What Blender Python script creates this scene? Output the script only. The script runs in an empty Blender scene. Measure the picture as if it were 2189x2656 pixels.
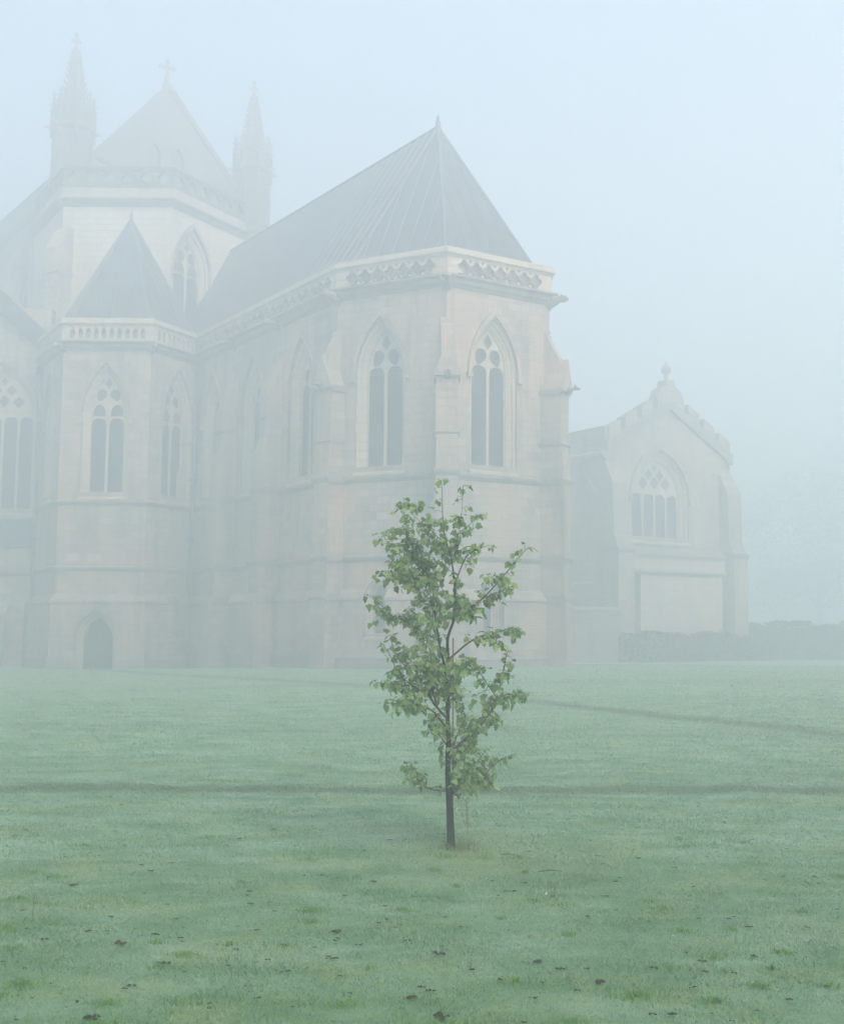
import bpy, bmesh, math, random
import numpy as np
from mathutils import Vector, Matrix
from mathutils.geometry import tessellate_polygon

sc = bpy.context.scene
col = sc.collection
rad = math.radians
pi = math.pi

# ---------------------------------------------------------------- camera
cam_d = bpy.data.cameras.new("camera")
cam = bpy.data.objects.new("camera", cam_d)
col.objects.link(cam)
cam.location = (0, 0, 1.6)
cam.rotation_euler = (rad(90 + 5.69), rad(-0.46), 0)
cam_d.sensor_fit = 'HORIZONTAL'
cam_d.sensor_width = 36.0
cam_d.lens = 36.0 * 3100 / 2189
cam_d.clip_start = 0.1
cam_d.clip_end = 2000
sc.camera = cam

# ---------------------------------------------------------------- world, sun, exposure
SUN_EL, SUN_AZ = rad(42), rad(150)      # azimuth from +Y (view) clockwise: right and behind the camera
w = bpy.data.worlds.new("World")
sc.world = w
w.use_nodes = True
nt = w.node_tree
sky = nt.nodes.new('ShaderNodeTexSky')
sky.sky_type = 'NISHITA'
sky.sun_disc = False
sky.sun_elevation = SUN_EL
sky.sun_rotation = SUN_AZ
sky.air_density = 1.0
sky.dust_density = 7.0
sky.ozone_density = 1.0
bg = nt.nodes['Background']
nt.links.new(sky.outputs[0], bg.inputs['Color'])
bg.inputs['Strength'].default_value = 0.13

sd = bpy.data.lights.new("sun", 'SUN')
sd.energy = 1.5
sd.angle = rad(25)
sd.color = (1.0, 0.95, 0.88)
sun = bpy.data.objects.new("sun", sd)
col.objects.link(sun)
sdir = Vector((math.sin(SUN_AZ) * math.cos(SUN_EL), math.cos(SUN_AZ) * math.cos(SUN_EL), math.sin(SUN_EL)))
sun.rotation_euler = sdir.to_track_quat('Z', 'Y').to_euler()
sun.location = (20, -20, 60)

sc.view_settings.view_transform = 'Standard'
sc.view_settings.look = 'None'
sc.view_settings.exposure = 1.46
sc.view_settings.gamma = 1.0
sc.render.engine = 'CYCLES'
sc.cycles.use_denoising = True
sc.cycles.denoising_input_passes = 'RGB_ALBEDO_NORMAL'
sc.cycles.denoising_prefilter = 'ACCURATE'
sc.cycles.max_bounces = 8
sc.cycles.diffuse_bounces = 3
sc.cycles.glossy_bounces = 2
sc.cycles.transmission_bounces = 3
sc.cycles.volume_bounces = 5
sc.cycles.transparent_max_bounces = 8
FOG_DENSITY = 0.0242
FOG_COLOR = (0.775, 0.838, 0.885, 1)


# ---------------------------------------------------------------- helpers
def link(o, parent=None):
    col.objects.link(o)
    if parent is not None:
        o.parent = parent
    return o


def tag(o, label=None, cat=None, group=None, kind=None):
    if label: o['label'] = label
    if cat: o['category'] = cat
    if group: o['group'] = group
    if kind: o['kind'] = kind
    return o


def empty(name, loc=(0, 0, 0)):
    o = bpy.data.objects.new(name, None)
    o.location = loc
    o.empty_display_size = 0.5
    col.objects.link(o)
    return o


class MB:
    """collects faces with uvs (metres) and links them as one mesh object"""
    def __init__(s):
        s.v, s.f, s.uv, s.sm = [], [], [], []

    def add(s, verts, faces, uvs=None, smooth=False):
        b = len(s.v)
        s.v += [tuple(p) for p in verts]
        for f in faces:
            s.f.append(tuple(b + i for i in f))
            s.sm.append(smooth)
            if uvs is None:
                s.uv += [(verts[i][0] * .8 + verts[i][1] * .6, verts[i][2]) for i in f]
            else:
                s.uv += [uvs[i] for i in f]
        return s

    def mesh(s, name):
        me = bpy.data.meshes.new(name)
        me.from_pydata(s.v, [], s.f)
        uvl = me.uv_layers.new(name='UVMap')
        uvl.data.foreach_set('uv', np.array(s.uv, dtype=np.float32).ravel())
        me.polygons.foreach_set('use_smooth', s.sm)
        me.update()
        return me

    def build(s, name, mat, parent=None, fix=True):
        me = s.mesh(name)
        if fix:
            bm = bmesh.new(); bm.from_mesh(me)
            bmesh.ops.recalc_face_normals(bm, faces=bm.faces)
            bm.to_mesh(me); bm.free()
        if mat: me.materials.append(mat)
        o = bpy.data.objects.new(name, me)
        return link(o, parent)


class Frame:
    """a vertical plane: s runs along it, o points outwards (towards the lawn), z up"""
    def __init__(s, a, ang):
        s.a = np.array([a[0], a[1]], float)
        t = rad(ang)
        s.u = np.array([math.cos(t), math.sin(t)])
        s.n = np.array([math.sin(t), -math.cos(t)])
        s.ang = ang

    def p(s, q, o, z):
        r = s.a + s.u * q + s.n * o
        return (float(r[0]), float(r[1]), float(z))


def along(a, ang, d):
    return (a[0] + math.cos(rad(ang)) * d, a[1] + math.sin(rad(ang)) * d)


def slab(mb, F, outer, holes=(), o0=0.0, o1=-0.5):
    """plate with holes: front face at o0, back face at o1"""
    loops = [list(outer)] + [list(h) for h in holes]
    pts = [p for l in loops for p in l]
    tris = tessellate_polygon([[Vector((a, b, 0)) for a, b in l] for l in loops])
    n = len(pts)
    vf = [F.p(a, o0, b) for a, b in pts]
    vb = [F.p(a, o1, b) for a, b in pts]
    mb.add(vf, tris, pts)
    mb.add(vb, tris, pts)
    k = 0
    for l in loops:
        m = len(l)
        for i in range(m):
            a, b = l[i], l[(i + 1) % m]
            d = math.hypot(b[0] - a[0], b[1] - a[1])
            mb.add([F.p(a[0], o0, a[1]), F.p(b[0], o0, b[1]), F.p(b[0], o1, b[1]), F.p(a[0], o1, a[1])],
                   [(0, 1, 2, 3)], [(a[0], a[1]), (b[0], b[1]), (b[0] + .3, b[1]), (a[0] + .3, a[1])])
        k += m


def band(mb, F, s0, s1, prof, t0=0.0, t1=0.0):
    """profile [(o, z)...] swept along s; ends mitred by t0, t1 (extra s per metre outwards)"""
    n = len(prof)
    va = [F.p(s0 - o * t0, o, z) for o, z in prof]
    vb = [F.p(s1 + o * t1, o, z) for o, z in prof]
    per = [0]
    for i in range(n):
        a, b = prof[i], prof[(i + 1) % n]
        per.append(per[-1] + math.hypot(b[0] - a[0], b[1] - a[1]))
    for i in range(n):
        j = (i + 1) % n
        mb.add([va[i], vb[i], vb[j], va[j]], [(0, 1, 2, 3)],
               [(s0, per[i]), (s1, per[i]), (s1, per[i + 1]), (s0, per[i + 1])])
    tr = tessellate_polygon([[Vector((o, z, 0)) for o, z in prof]])
    mb.add(va, tr, [(o, z) for o, z in prof])
    mb.add(vb, tr, [(o, z) for o, z in prof])


def box(mb, F, s0, s1, o0, o1, z0, z1):
    band(mb, F, s0, s1, [(o0, z0), (o1, z0), (o1, z1), (o0, z1)])


def rect(a, b, c, d):
    return [(a, b), (c, b), (c, d), (a, d)]


def arch(cx, w, z0, zs, za, n=7):
    """pointed-arch outline, counter-clockwise from the bottom left"""
    h, hw = za - zs, w / 2
    c = (hw * hw - h * h) / w
    r = hw - c
    a1 = math.atan2(h, -c)
    right = [(cx + c + r * math.cos(a1 * i / n), zs + r * math.sin(a1 * i / n)) for i in range(n)]
    left = [(2 * cx - x, z) for x, z in reversed(right)]
    pts = right + [(cx, za)] + left
    if z0 is not None and z0 < zs:
        pts = [(cx - hw, z0), (cx + hw, z0)] + pts
    return pts


def foil(cx, cz, r, n=4, rot=0.0, k=28, sx=1.0):
    out = []
    for i in range(k):
        t = 2 * pi * i / k
        q = r * (.66 + .34 * abs(math.cos(n * (t - rot) / 2)))
        out.append((cx + sx * q * math.cos(t), cz + q * math.sin(t)))
    return out


def drop(cx, cz, r, ang, k=16):
    """mouchette: a round bulb with a point in direction ang"""
    out = []
    for i in range(k):
        t = 2 * pi * i / k
        q = r * (1 + .55 * max(0, math.cos(t)) ** 6)
        out.append((cx + q * math.cos(t + ang), cz + q * math.sin(t + ang)))
    return out


def tube(mb, pts, rads, seg=8, smooth=True, cap=True):
    """tapering tube through 3D points"""
    P = [Vector(p) for p in pts]
    rings = []
    ref = Vector((0, 1, 0))
    for i, p in enumerate(P):
        d = (P[min(i + 1, len(P) - 1)] - P[max(i - 1, 0)])
        if d.length < 1e-9: d = Vector((0, 0, 1))
        d.normalize()
        x = d.cross(ref)
        if x.length < 1e-3: x = d.cross(Vector((1, 0, 0)))
        x.normalize(); y = d.cross(x).normalized()
        r = rads[i] if hasattr(rads, '__len__') else rads
        rings.append([tuple(p + x * (r * math.cos(2 * pi * k / seg)) + y * (r * math.sin(2 * pi * k / seg))) for k in range(seg)])
    v = [q for r_ in rings for q in r_]
    f = []
    for i in range(len(P) - 1):
        for k in range(seg):
            a, b = i * seg + k, i * seg + (k + 1) % seg
            f.append((a, b, b + seg, a + seg))
    if cap:
        f.append(tuple(range(seg)))
        f.append(tuple((len(P) - 1) * seg + k for k in range(seg)))
    mb.add(v, f, None, smooth)


def lathe(mb, c, prof, seg=8, rot=0.0, smooth=False):
    """rings of (radius, z) about a vertical axis"""
    v, f = [], []
    for r, z in prof:
        for k in range(seg):
            t = rot + 2 * pi * k / seg
            v.append((c[0] + r * math.cos(t), c[1] + r * math.sin(t), z))
    for i in range(len(prof) - 1):
        for k in range(seg):
            a, b = i * seg + k, i * seg + (k + 1) % seg
            f.append((a, b, b + seg, a + seg))
    f.append(tuple(range(seg)))
    f.append(tuple((len(prof) - 1) * seg + k for k in range(seg)))
    mb.add(v, f, None, smooth)


def smst(a, b, x):
    t = np.clip((x - a) / (b - a), 0, 1)
    return t * t * (3 - 2 * t)


def ground_z(x, y):
    x = np.asarray(x, float); y = np.asarray(y, float)
    rise = smst(12, 38, y) * (1 - smst(48, 56, y))
    lvl = .12 + .2 * np.tanh((x + 5) / 6)
    far = smst(12, 38, y) * smst(48, 56, y) * (.02 - .27 * (1 - smst(-14, -2, x)))
    und = .5 * (.012 * np.sin(x * .9 + 1.3 * np.sin(y * .35)) + .010 * np.sin(y * 1.3 + 1.1 * np.sin(x * .6)) + .006 * np.sin(x * 2.7 + y * 1.9))
    near = np.exp(-((x - .23) ** 2 + (y - 9) ** 2) / .5) * .0
    return rise * lvl + far + und + near


# ---------------------------------------------------------------- materials
class NT:
    def __init__(s, name):
        s.m = bpy.data.materials.new(name)
        s.m.use_nodes = True
        s.t = s.m.node_tree
        s.b = s.t.nodes['Principled BSDF']

    def n(s, typ, **kw):
        o = s.t.nodes.new(typ)
        for k, v in kw.items():
            if k.startswith('i_'):
                o.inputs[int(k[2:]) if k[2:].isdigit() else k[2:]].default_value = v
            else:
                setattr(o, k, v)
        return o

    def l(s, a, b):
        s.t.links.new(a, b)

    def noise(s, vec, scale, detail=4, rough=.55, dist=0):
        o = s.n('ShaderNodeTexNoise')
        o.inputs['Scale'].default_value = scale
        o.inputs['Detail'].default_value = detail
        o.inputs['Roughness'].default_value = rough
        o.inputs['Distortion'].default_value = dist
        s.l(vec, o.inputs['Vector'])
        return o.outputs['Fac']

    def ramp(s, fac, stops):
        o = s.n('ShaderNodeValToRGB')
        e = o.color_ramp.elements
        e[0].position, e[0].color = stops[0][0], (*stops[0][1], 1)
        e[1].position, e[1].color = stops[-1][0], (*stops[-1][1], 1)
        for p, c in stops[1:-1]:
            x = e.new(p); x.color = (*c, 1)
        s.l(fac, o.inputs[0])
        return o.outputs[0]

    def mix(s, fac, a, b, mode='MIX'):
        o = s.n('ShaderNodeMix', data_type='RGBA', blend_type=mode)
        for src, i in ((fac, 0), (a, 6), (b, 7)):
            if hasattr(src, 'links'): s.l(src, o.inputs[i])
            elif i == 0: o.inputs[0].default_value = src
            else: o.inputs[i].default_value = (*src, 1)
        return o.outputs[2]

    def math(s, op, a, b=None, c=None):
        o = s.n('ShaderNodeMath', operation=op)
        for i, q in enumerate((a, b, c)):
            if q is None: continue
            if hasattr(q, 'links'): s.l(q, o.inputs[i])
            else: o.inputs[i].default_value = q
        return o.outputs[0]

    def maprange(s, v, a, b, c=0., d=1.):
        o = s.n('ShaderNodeMapRange')
        s.l(v, o.inputs[0])
        for i, q in enumerate((a, b, c, d)): o.inputs[i + 1].default_value = q
        return o.outputs[0]

    def bump(s, h, strength, dist=.02):
        o = s.n('ShaderNodeBump')
        o.inputs['Strength'].default_value = strength
        o.inputs['Distance'].default_value = dist
        s.l(h, o.inputs['Height'])
        s.l(o.outputs[0], s.b.inputs['Normal'])


def stone_mat(name, c1, c2, stain=.5, bw=.62, bh=.3):
    t = NT(name)
    uv = t.n('ShaderNodeTexCoord')
    pos = t.n('ShaderNodeNewGeometry').outputs['Position']
    br = t.n('ShaderNodeTexBrick')
    t.l(uv.outputs['UV'], br.inputs['Vector'])
    br.inputs['Scale'].default_value = 1
    br.inputs['Brick Width'].default_value = bw
    br.inputs['Row Height'].default_value = bh
    br.inputs['Mortar Size'].default_value = .018
    br.inputs['Mortar Smooth'].default_value = .2
    br.inputs['Color1'].default_value = (*c1, 1)
    br.inputs['Color2'].default_value = (*c2, 1)
    br.inputs['Mortar'].default_value = (c1[0] * .52, c1[1] * .52, c1[2] * .52, 1)
    n1 = t.noise(pos, .45, 6, .6)
    n2 = t.noise(pos, 3.5, 8, .65)
    sv = t.n('ShaderNodeVectorMath', operation='MULTIPLY'); sv.inputs[1].default_value = (1.6, 1.6, .22)
    t.l(pos, sv.inputs[0])
    n3 = t.noise(sv.outputs[0], 1.0, 6, .65)
    streak = t.maprange(n3, .48, .72)
    a = t.mix(t.maprange(n1, .35, .65), br.outputs['Color'], (c1[0] * 1.02, c1[1] * .80, c1[2] * .68))
    nb = t.noise(pos, .16, 3, .5)
    a = t.mix(t.maprange(nb, .40, .62, 0, .55), a, (c1[0] * .62, c1[1] * .66, c1[2] * .70))
    b = t.mix(t.math('MULTIPLY', streak, stain), a, (c1[0] * .34, c1[1] * .38, c1[2] * .40))
    c = t.mix(t.math('MULTIPLY', t.maprange(n2, .55, .8), .4), b, (c1[0] * 1.25, c1[1] * 1.28, c1[2] * 1.3))
    t.l(c, t.b.inputs['Base Color'])
    t.b.inputs['Roughness'].default_value = .9
    h = t.math('SUBTRACT', t.math('MULTIPLY', n2, .35), br.outputs['Fac'])
    t.bump(h, 1.0, .03)
    return t.m




STONE = stone_mat('limestone', (.375, .318, .268), (.175, .148, .124), 1.0)
PALE = stone_mat('pale_limestone', (.46, .41, .335), (.38, .335, .27), .5, .9, .35)
DARKSTONE = stone_mat('weathered_limestone', (.24, .225, .20), (.18, .17, .155), .8)
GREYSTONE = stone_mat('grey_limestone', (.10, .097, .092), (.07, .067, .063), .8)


def simple(name, c1, c2, rough=.8, scale=3., metal=0., bump=.3, spec=.5):
    t = NT(name)
    pos = t.n('ShaderNodeNewGeometry').outputs['Position']
    n1 = t.noise(pos, scale, 6, .6)
    t.l(t.ramp(n1, [(.3, c1), (.7, c2)]), t.b.inputs['Base Color'])
    t.b.inputs['Roughness'].default_value = rough
    t.b.inputs['Metallic'].default_value = metal
    t.b.inputs['Specular IOR Level'].default_value = spec
    if bump: t.bump(t.noise(pos, scale * 8, 4, .6), bump, .01)
    return t.m


LEAD = simple('slate_lead', (.026, .034, .050), (.060, .070, .088), .75, 1.2)
LEADRIB = simple('lead_roll', (.070, .080, .10), (.105, .118, .138), .7, 2.)
GLASS = simple('leaded_glass', (.012, .016, .022), (.028, .034, .042), .3, 4., 0, .5)
DOORWOOD = simple('old_oak', (.012, .016, .018), (.028, .032, .032), .8, 5.)
IRON = simple('painted_iron', (.05, .055, .06), (.08, .085, .09), .5, 4.)
SOIL = simple('wet_soil', (.020, .024, .012), (.045, .048, .026), .9, 60., 0, .3, .1)
CANE = simple('bamboo_cane', (.17, .085, .045), (.24, .13, .07), .6, 30.)
GRAVEL = simple('gravel', (.20, .22, .20), (.28, .30, .27), .95, 3.)


def lawn_nodes(t, near_fac):
    """dew-covered lawn colour: pale where the dew lies, green where feet and wheels brushed it off"""
    pos = t.n('ShaderNodeNewGeometry').outputs['Position']
    sep = t.n('ShaderNodeSeparateXYZ'); t.l(pos, sep.inputs[0])
    x, y = sep.outputs[0], sep.outputs[1]
    fl = t.n('ShaderNodeVectorMath', operation='MULTIPLY'); fl.inputs[1].default_value = (.55, 1.0, 0)
    t.l(pos, fl.inputs[0])
    fl = fl.outputs[0]
    nb = t.noise(fl, .35, 5, .6)
    nm = t.noise(fl, 2.2, 6, .65, .4)
    nf = t.noise(pos, 14, 5, .7)
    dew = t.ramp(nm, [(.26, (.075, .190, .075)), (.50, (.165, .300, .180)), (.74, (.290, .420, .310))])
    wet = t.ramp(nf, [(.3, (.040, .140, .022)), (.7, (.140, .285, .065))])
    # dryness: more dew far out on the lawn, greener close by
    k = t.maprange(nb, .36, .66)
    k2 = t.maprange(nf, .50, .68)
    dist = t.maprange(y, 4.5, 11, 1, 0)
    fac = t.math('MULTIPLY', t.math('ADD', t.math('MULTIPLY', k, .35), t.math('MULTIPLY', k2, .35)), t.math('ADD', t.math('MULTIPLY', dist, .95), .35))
    # tracks where the dew has been brushed off
    wob = t.math('MULTIPLY', t.math('SUBTRACT', t.noise(pos, .5, 3, .5), .5), .7)
    fuzz = t.math('MULTIPLY', t.math('SUBTRACT', t.noise(pos, 3.5, 4, .7), .5), .5)

    def track(px, py, dx, dy, half, amount):
        L = math.hypot(dx, dy); nx, ny = -dy / L, dx / L
        d = t.math('ADD', t.math('MULTIPLY', t.math('SUBTRACT', x, px), nx), t.math('MULTIPLY', t.math('SUBTRACT', y, py), ny))
        d = t.math('ADD', d, t.math('MULTIPLY', wob, half * 1.6))
        d = t.math('ADD', d, t.math('MULTIPLY', fuzz, half * 4.0))
        o = t.maprange(t.math('ABSOLUTE', d), half * .35, half * 1.25, amount, 0)
        return o
    t1 = track(0.03, 12.3, 9, .42, .38, .80)
    t2 = track(1.81, 26.0, 4.76, -7.2, .50, .75)
    t3 = track(-6, 31, 8, 1.2, 1.2, .30)
    t4 = track(0, 19, 8, -.8, .7, .22)
    tr = t.math('MAXIMUM', t.math('MAXIMUM', t1, t2), t.math('MAXIMUM', t3, t4))
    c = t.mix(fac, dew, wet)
    # brown-green worn turf round the tree
    dx_ = t.math('SUBTRACT', x, .45); dy_ = t.math('MULTIPLY', t.math('SUBTRACT', y, 8.75), .9)
    rr = t.math('SQRT', t.math('ADD', t.math('MULTIPLY', dx_, dx_), t.math('MULTIPLY', dy_, dy_)))
    rr = t.math('ADD', rr, t.math('MULTIPLY', t.math('SUBTRACT', t.noise(pos, 3, 4, .7), .5), 1.2))
    worn = t.maprange(rr, .25, 1.0, .55, 0)
    c = t.mix(worn, c, (.185, .270, .115))
    yel = t.math('MULTIPLY', t.maprange(t.noise(pos, 1.6, 6, .7), .50, .68), .55)
    c = t.mix(yel, c, (.255, .335, .130))
    c = t.mix(tr, c, (.070, .135, .060))
    return c, pos, nf


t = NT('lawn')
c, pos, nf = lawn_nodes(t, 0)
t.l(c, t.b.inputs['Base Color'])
t.b.inputs['Roughness'].default_value = .85
h = t.math('ADD', t.noise(pos, 90, 4, .7), t.math('MULTIPLY', t.noise(pos, 18, 5, .7), 1.2))
t.bump(h, .9, .03)
LAWN = t.m

t = NT('grass_blades')
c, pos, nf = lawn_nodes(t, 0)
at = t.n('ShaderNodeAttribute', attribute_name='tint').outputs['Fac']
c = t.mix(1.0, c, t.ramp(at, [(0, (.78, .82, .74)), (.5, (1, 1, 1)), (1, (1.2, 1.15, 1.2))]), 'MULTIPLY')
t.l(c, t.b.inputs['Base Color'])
t.b.inputs['Roughness'].default_value = .6
BLADES = t.m

t = NT('tree_leaf')
oi = t.n('ShaderNodeObjectInfo').outputs['Random']
at = t.n('ShaderNodeAttribute', attribute_name='tint').outputs['Fac']
v = t.math('FRACT', t.math('ADD', oi, at))
pos = t.n('ShaderNodeNewGeometry').outputs['Position']
c = t.ramp(v, [(0, (.085, .185, .052)), (.4, (.170, .300, .085)), (.75, (.270, .400, .120)), (.97, (.37, .46, .14)), (1, (.26, .20, .06))])
c = t.mix(t.maprange(t.noise(pos, 60, 3, .5), .5, .75, 0, .35), c, (.14, .19, .09))
t.l(c, t.b.inputs['Base Color'])
t.b.inputs['Roughness'].default_value = .45
tl = t.n('ShaderNodeBsdfTranslucent')
t.l(c, tl.inputs['Color'])
mx = t.n('ShaderNodeMixShader'); mx.inputs[0].default_value = .5
t.l(t.b.outputs[0], mx.inputs[1]); t.l(tl.outputs[0], mx.inputs[2])
t.l(mx.outputs[0], t.t.nodes['Material Output'].inputs['Surface'])
LEAF = t.m
BARK = simple('bark', (.010, .018, .010), (.034, .046, .026), .95, 45., 0, .8, .1)
TWIG = simple('twig_bark', (.045, .038, .030), (.075, .055, .045), .7, 40.)
STRAW = simple('dry_stalks', (.13, .20, .075), (.21, .27, .11), .8, 20.)
HEDGE = simple('hedge_leaf', (.018, .032, .020), (.035, .055, .030), .8, 6.)
TRUNK = simple('far_bark', (.04, .038, .03), (.06, .055, .045), .9, 5.)


# ---------------------------------------------------------------- ground and fog
def build_ground():
    xs = np.concatenate([np.linspace(-190, -40, 16)[:-1], np.linspace(-40, -8, 40)[:-1], np.linspace(-8, 8, 120)[:-1], np.linspace(8, 40, 40)[:-1], np.linspace(40, 190, 16)])
    ys = np.concatenate([np.linspace(-60, 2, 10)[:-1], np.linspace(2, 16, 130)[:-1], np.linspace(16, 70, 110)[:-1], np.linspace(70, 320, 26)])
    X, Y = np.meshgrid(xs, ys)
    Z = ground_z(X, Y)
    nx, ny = len(xs), len(ys)
    v = np.stack([X.ravel(), Y.ravel(), Z.ravel()], 1)
    i = np.arange(nx * ny).reshape(ny, nx)
    f = np.stack([i[:-1, :-1].ravel(), i[:-1, 1:].ravel(), i[1:, 1:].ravel(), i[1:, :-1].ravel()], 1)
    me = bpy.data.meshes.new('lawn')
    me.from_pydata(v.tolist(), [], f.tolist())
    me.polygons.foreach_set('use_smooth', [True] * len(f))
    me.materials.append(LAWN)
    o = link(bpy.data.objects.new('lawn', me))
    tag(o, 'wide lawn covered in pale dew with darker tracks across it', kind='structure')


build_ground()

fog = MB()
FX0, FX1, FY0, FY1, FZ0, FZ1 = -200, 200, -70, 330, -1.4, 37.5
vv = [(x, y, z) for z in (FZ0, FZ1) for y in (FY0, FY1) for x in (FX0, FX1)]
fog.add(vv, [(0, 1, 3, 2), (4, 5, 7, 6), (0, 1, 5, 4), (2, 3, 7, 6), (0, 2, 6, 4), (1, 3, 7, 5)])
fm = bpy.data.materials.new('haze')
fm.use_nodes = True
fm.node_tree.nodes.clear()
pv = fm.node_tree.nodes.new('ShaderNodeVolumePrincipled')
pv.inputs['Density'].default_value = FOG_DENSITY
pv.inputs['Color'].default_value = FOG_COLOR
pv.inputs['Anisotropy'].default_value = 0.3
om = fm.node_tree.nodes.new('ShaderNodeOutputMaterial')
fm.node_tree.links.new(pv.outputs[0], om.inputs['Volume'])
fo = fog.build('haze', fm)
tag(fo, 'thick pale morning fog over the lawn and buildings', kind='stuff')

# ---- tree skeleton, leaf clusters and worm cast places (metres)
BRANCHES = [
    ('T', [(0.0, -0.01),(-0.009, 0.225),(-0.018, 0.369),(-0.025, 0.512),(-0.029, 0.656),(-0.025, 0.801),(-0.032, 0.946),(-0.034, 1.091),(-0.039, 1.237),(-0.036, 1.384),(-0.037, 1.531),(-0.019, 1.605),(0.01, 1.693),(0.017, 1.827),(0.013, 1.945),(0.0, 2.064),(-0.018, 2.168),(-0.053, 2.273),(-0.073, 2.377),(-0.081, 2.497),(-0.085, 2.648),(-0.093, 2.738)]),
    ('S', [(-0.035, 1.208),(-0.062, 1.354),(-0.085, 1.442),(-0.108, 1.56),(-0.131, 1.707),(-0.142, 1.825),(-0.155, 1.944),(-0.168, 2.018)]),
    ('B', [(-0.027, 0.881),(-0.089, 0.945),(-0.148, 1.018),(-0.237, 1.049),(-0.34, 1.082),(-0.414, 1.103),(-0.488, 1.11)]),
    ('B', [(-0.033, 0.96),(-0.134, 1.061),(-0.179, 1.134),(-0.282, 1.192),(-0.386, 1.205),(-0.504, 1.219),(-0.563, 1.226)]),
    ('B', [(-0.09, 1.033),(-0.15, 1.178),(-0.158, 1.31),(-0.166, 1.456),(-0.197, 1.529),(-0.175, 1.677)]),
    ('B', [(-0.209, 1.192),(-0.328, 1.308),(-0.417, 1.41),(-0.463, 1.527),(-0.5, 1.52)]),
    ('B', [(-0.209, 1.192),(-0.357, 1.235),(-0.416, 1.307),(-0.462, 1.41),(-0.514, 1.49),(-0.544, 1.519)]),
    ('B', [(-0.108, 1.53),(-0.242, 1.603),(-0.361, 1.676),(-0.465, 1.719),(-0.54, 1.792),(-0.615, 1.851),(-0.69, 1.888)]),
    ('B', [(-0.142, 1.825),(-0.215, 1.943),(-0.305, 2.032),(-0.409, 2.091),(-0.483, 2.03),(-0.573, 2.037)]),
    ('B', [(-0.155, 1.944),(-0.231, 2.092),(-0.336, 2.211),(-0.352, 2.3),(-0.368, 2.45),(-0.377, 2.57)]),
    ('B', [(-0.147, 1.87),(-0.081, 1.974),(-0.022, 2.094),(0.022, 2.213),(0.036, 2.348),(0.054, 2.453),(0.062, 2.649)]),
    ('B', [(-0.053, 2.273),(-0.113, 2.302),(-0.188, 2.376),(-0.278, 2.436),(-0.339, 2.51)]),
    ('B', [(0.013, 1.945),(0.097, 2.154),(0.186, 2.215),(0.275, 2.245),(0.328, 2.228)]),
    ('B', [(-0.001, 2.228),(0.036, 2.318),(0.111, 2.379),(0.17, 2.439),(0.245, 2.45)]),
    ('B', [(0.014, 1.693),(0.113, 1.768),(0.202, 1.828),(0.276, 1.903),(0.365, 2.007),(0.454, 2.112),(0.544, 2.21),(0.611, 2.181)]),
    ('B', [(0.217, 1.843),(0.321, 1.888),(0.41, 1.919)]),
    ('B', [(-0.033, 1.399),(0.008, 1.421),(0.085, 1.488),(0.173, 1.547),(0.277, 1.577),(0.381, 1.608),(0.455, 1.63),(0.499, 1.579)]),
    ('B', [(0.277, 1.577),(0.336, 1.504),(0.366, 1.49)]),
    ('B', [(-0.025, 0.714),(0.03, 0.743),(0.103, 0.802),(0.191, 0.875),(0.278, 0.977),(0.337, 1.109),(0.381, 1.27),(0.418, 1.446),(0.455, 1.446)]),
    ('B', [(0.337, 1.109),(0.44, 1.124),(0.529, 1.147),(0.624, 1.133)]),
    ('B', [(0.308, 1.123),(0.248, 1.225),(0.174, 1.342),(0.115, 1.4),(0.026, 1.384),(-0.036, 1.34)]),
    ('B', [(-0.017, 0.383),(0.031, 0.39),(0.119, 0.427),(0.177, 0.485),(0.25, 0.529),(0.338, 0.601),(0.426, 0.645),(0.492, 0.656)]),
    ('B', [(-0.017, 0.426),(0.009, 0.455),(0.075, 0.527),(0.162, 0.6),(0.221, 0.658),(0.257, 0.709)]),
    ('B', [(-0.02, 0.397),(-0.13, 0.432),(-0.203, 0.453),(-0.247, 0.51),(-0.277, 0.597),(-0.351, 0.603)]),
    ('B', [(-0.02, 0.419),(-0.101, 0.454),(-0.159, 0.454),(-0.203, 0.468)]),
    ('B', [(-0.025, 0.743),(0.0, 0.758),(0.073, 0.874),(0.102, 0.947),(0.087, 1.005),(0.042, 1.092)]),
    ('B', [(-0.029, 0.743),(-0.103, 0.844),(-0.162, 0.887),(-0.177, 0.93)]),
]
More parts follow.
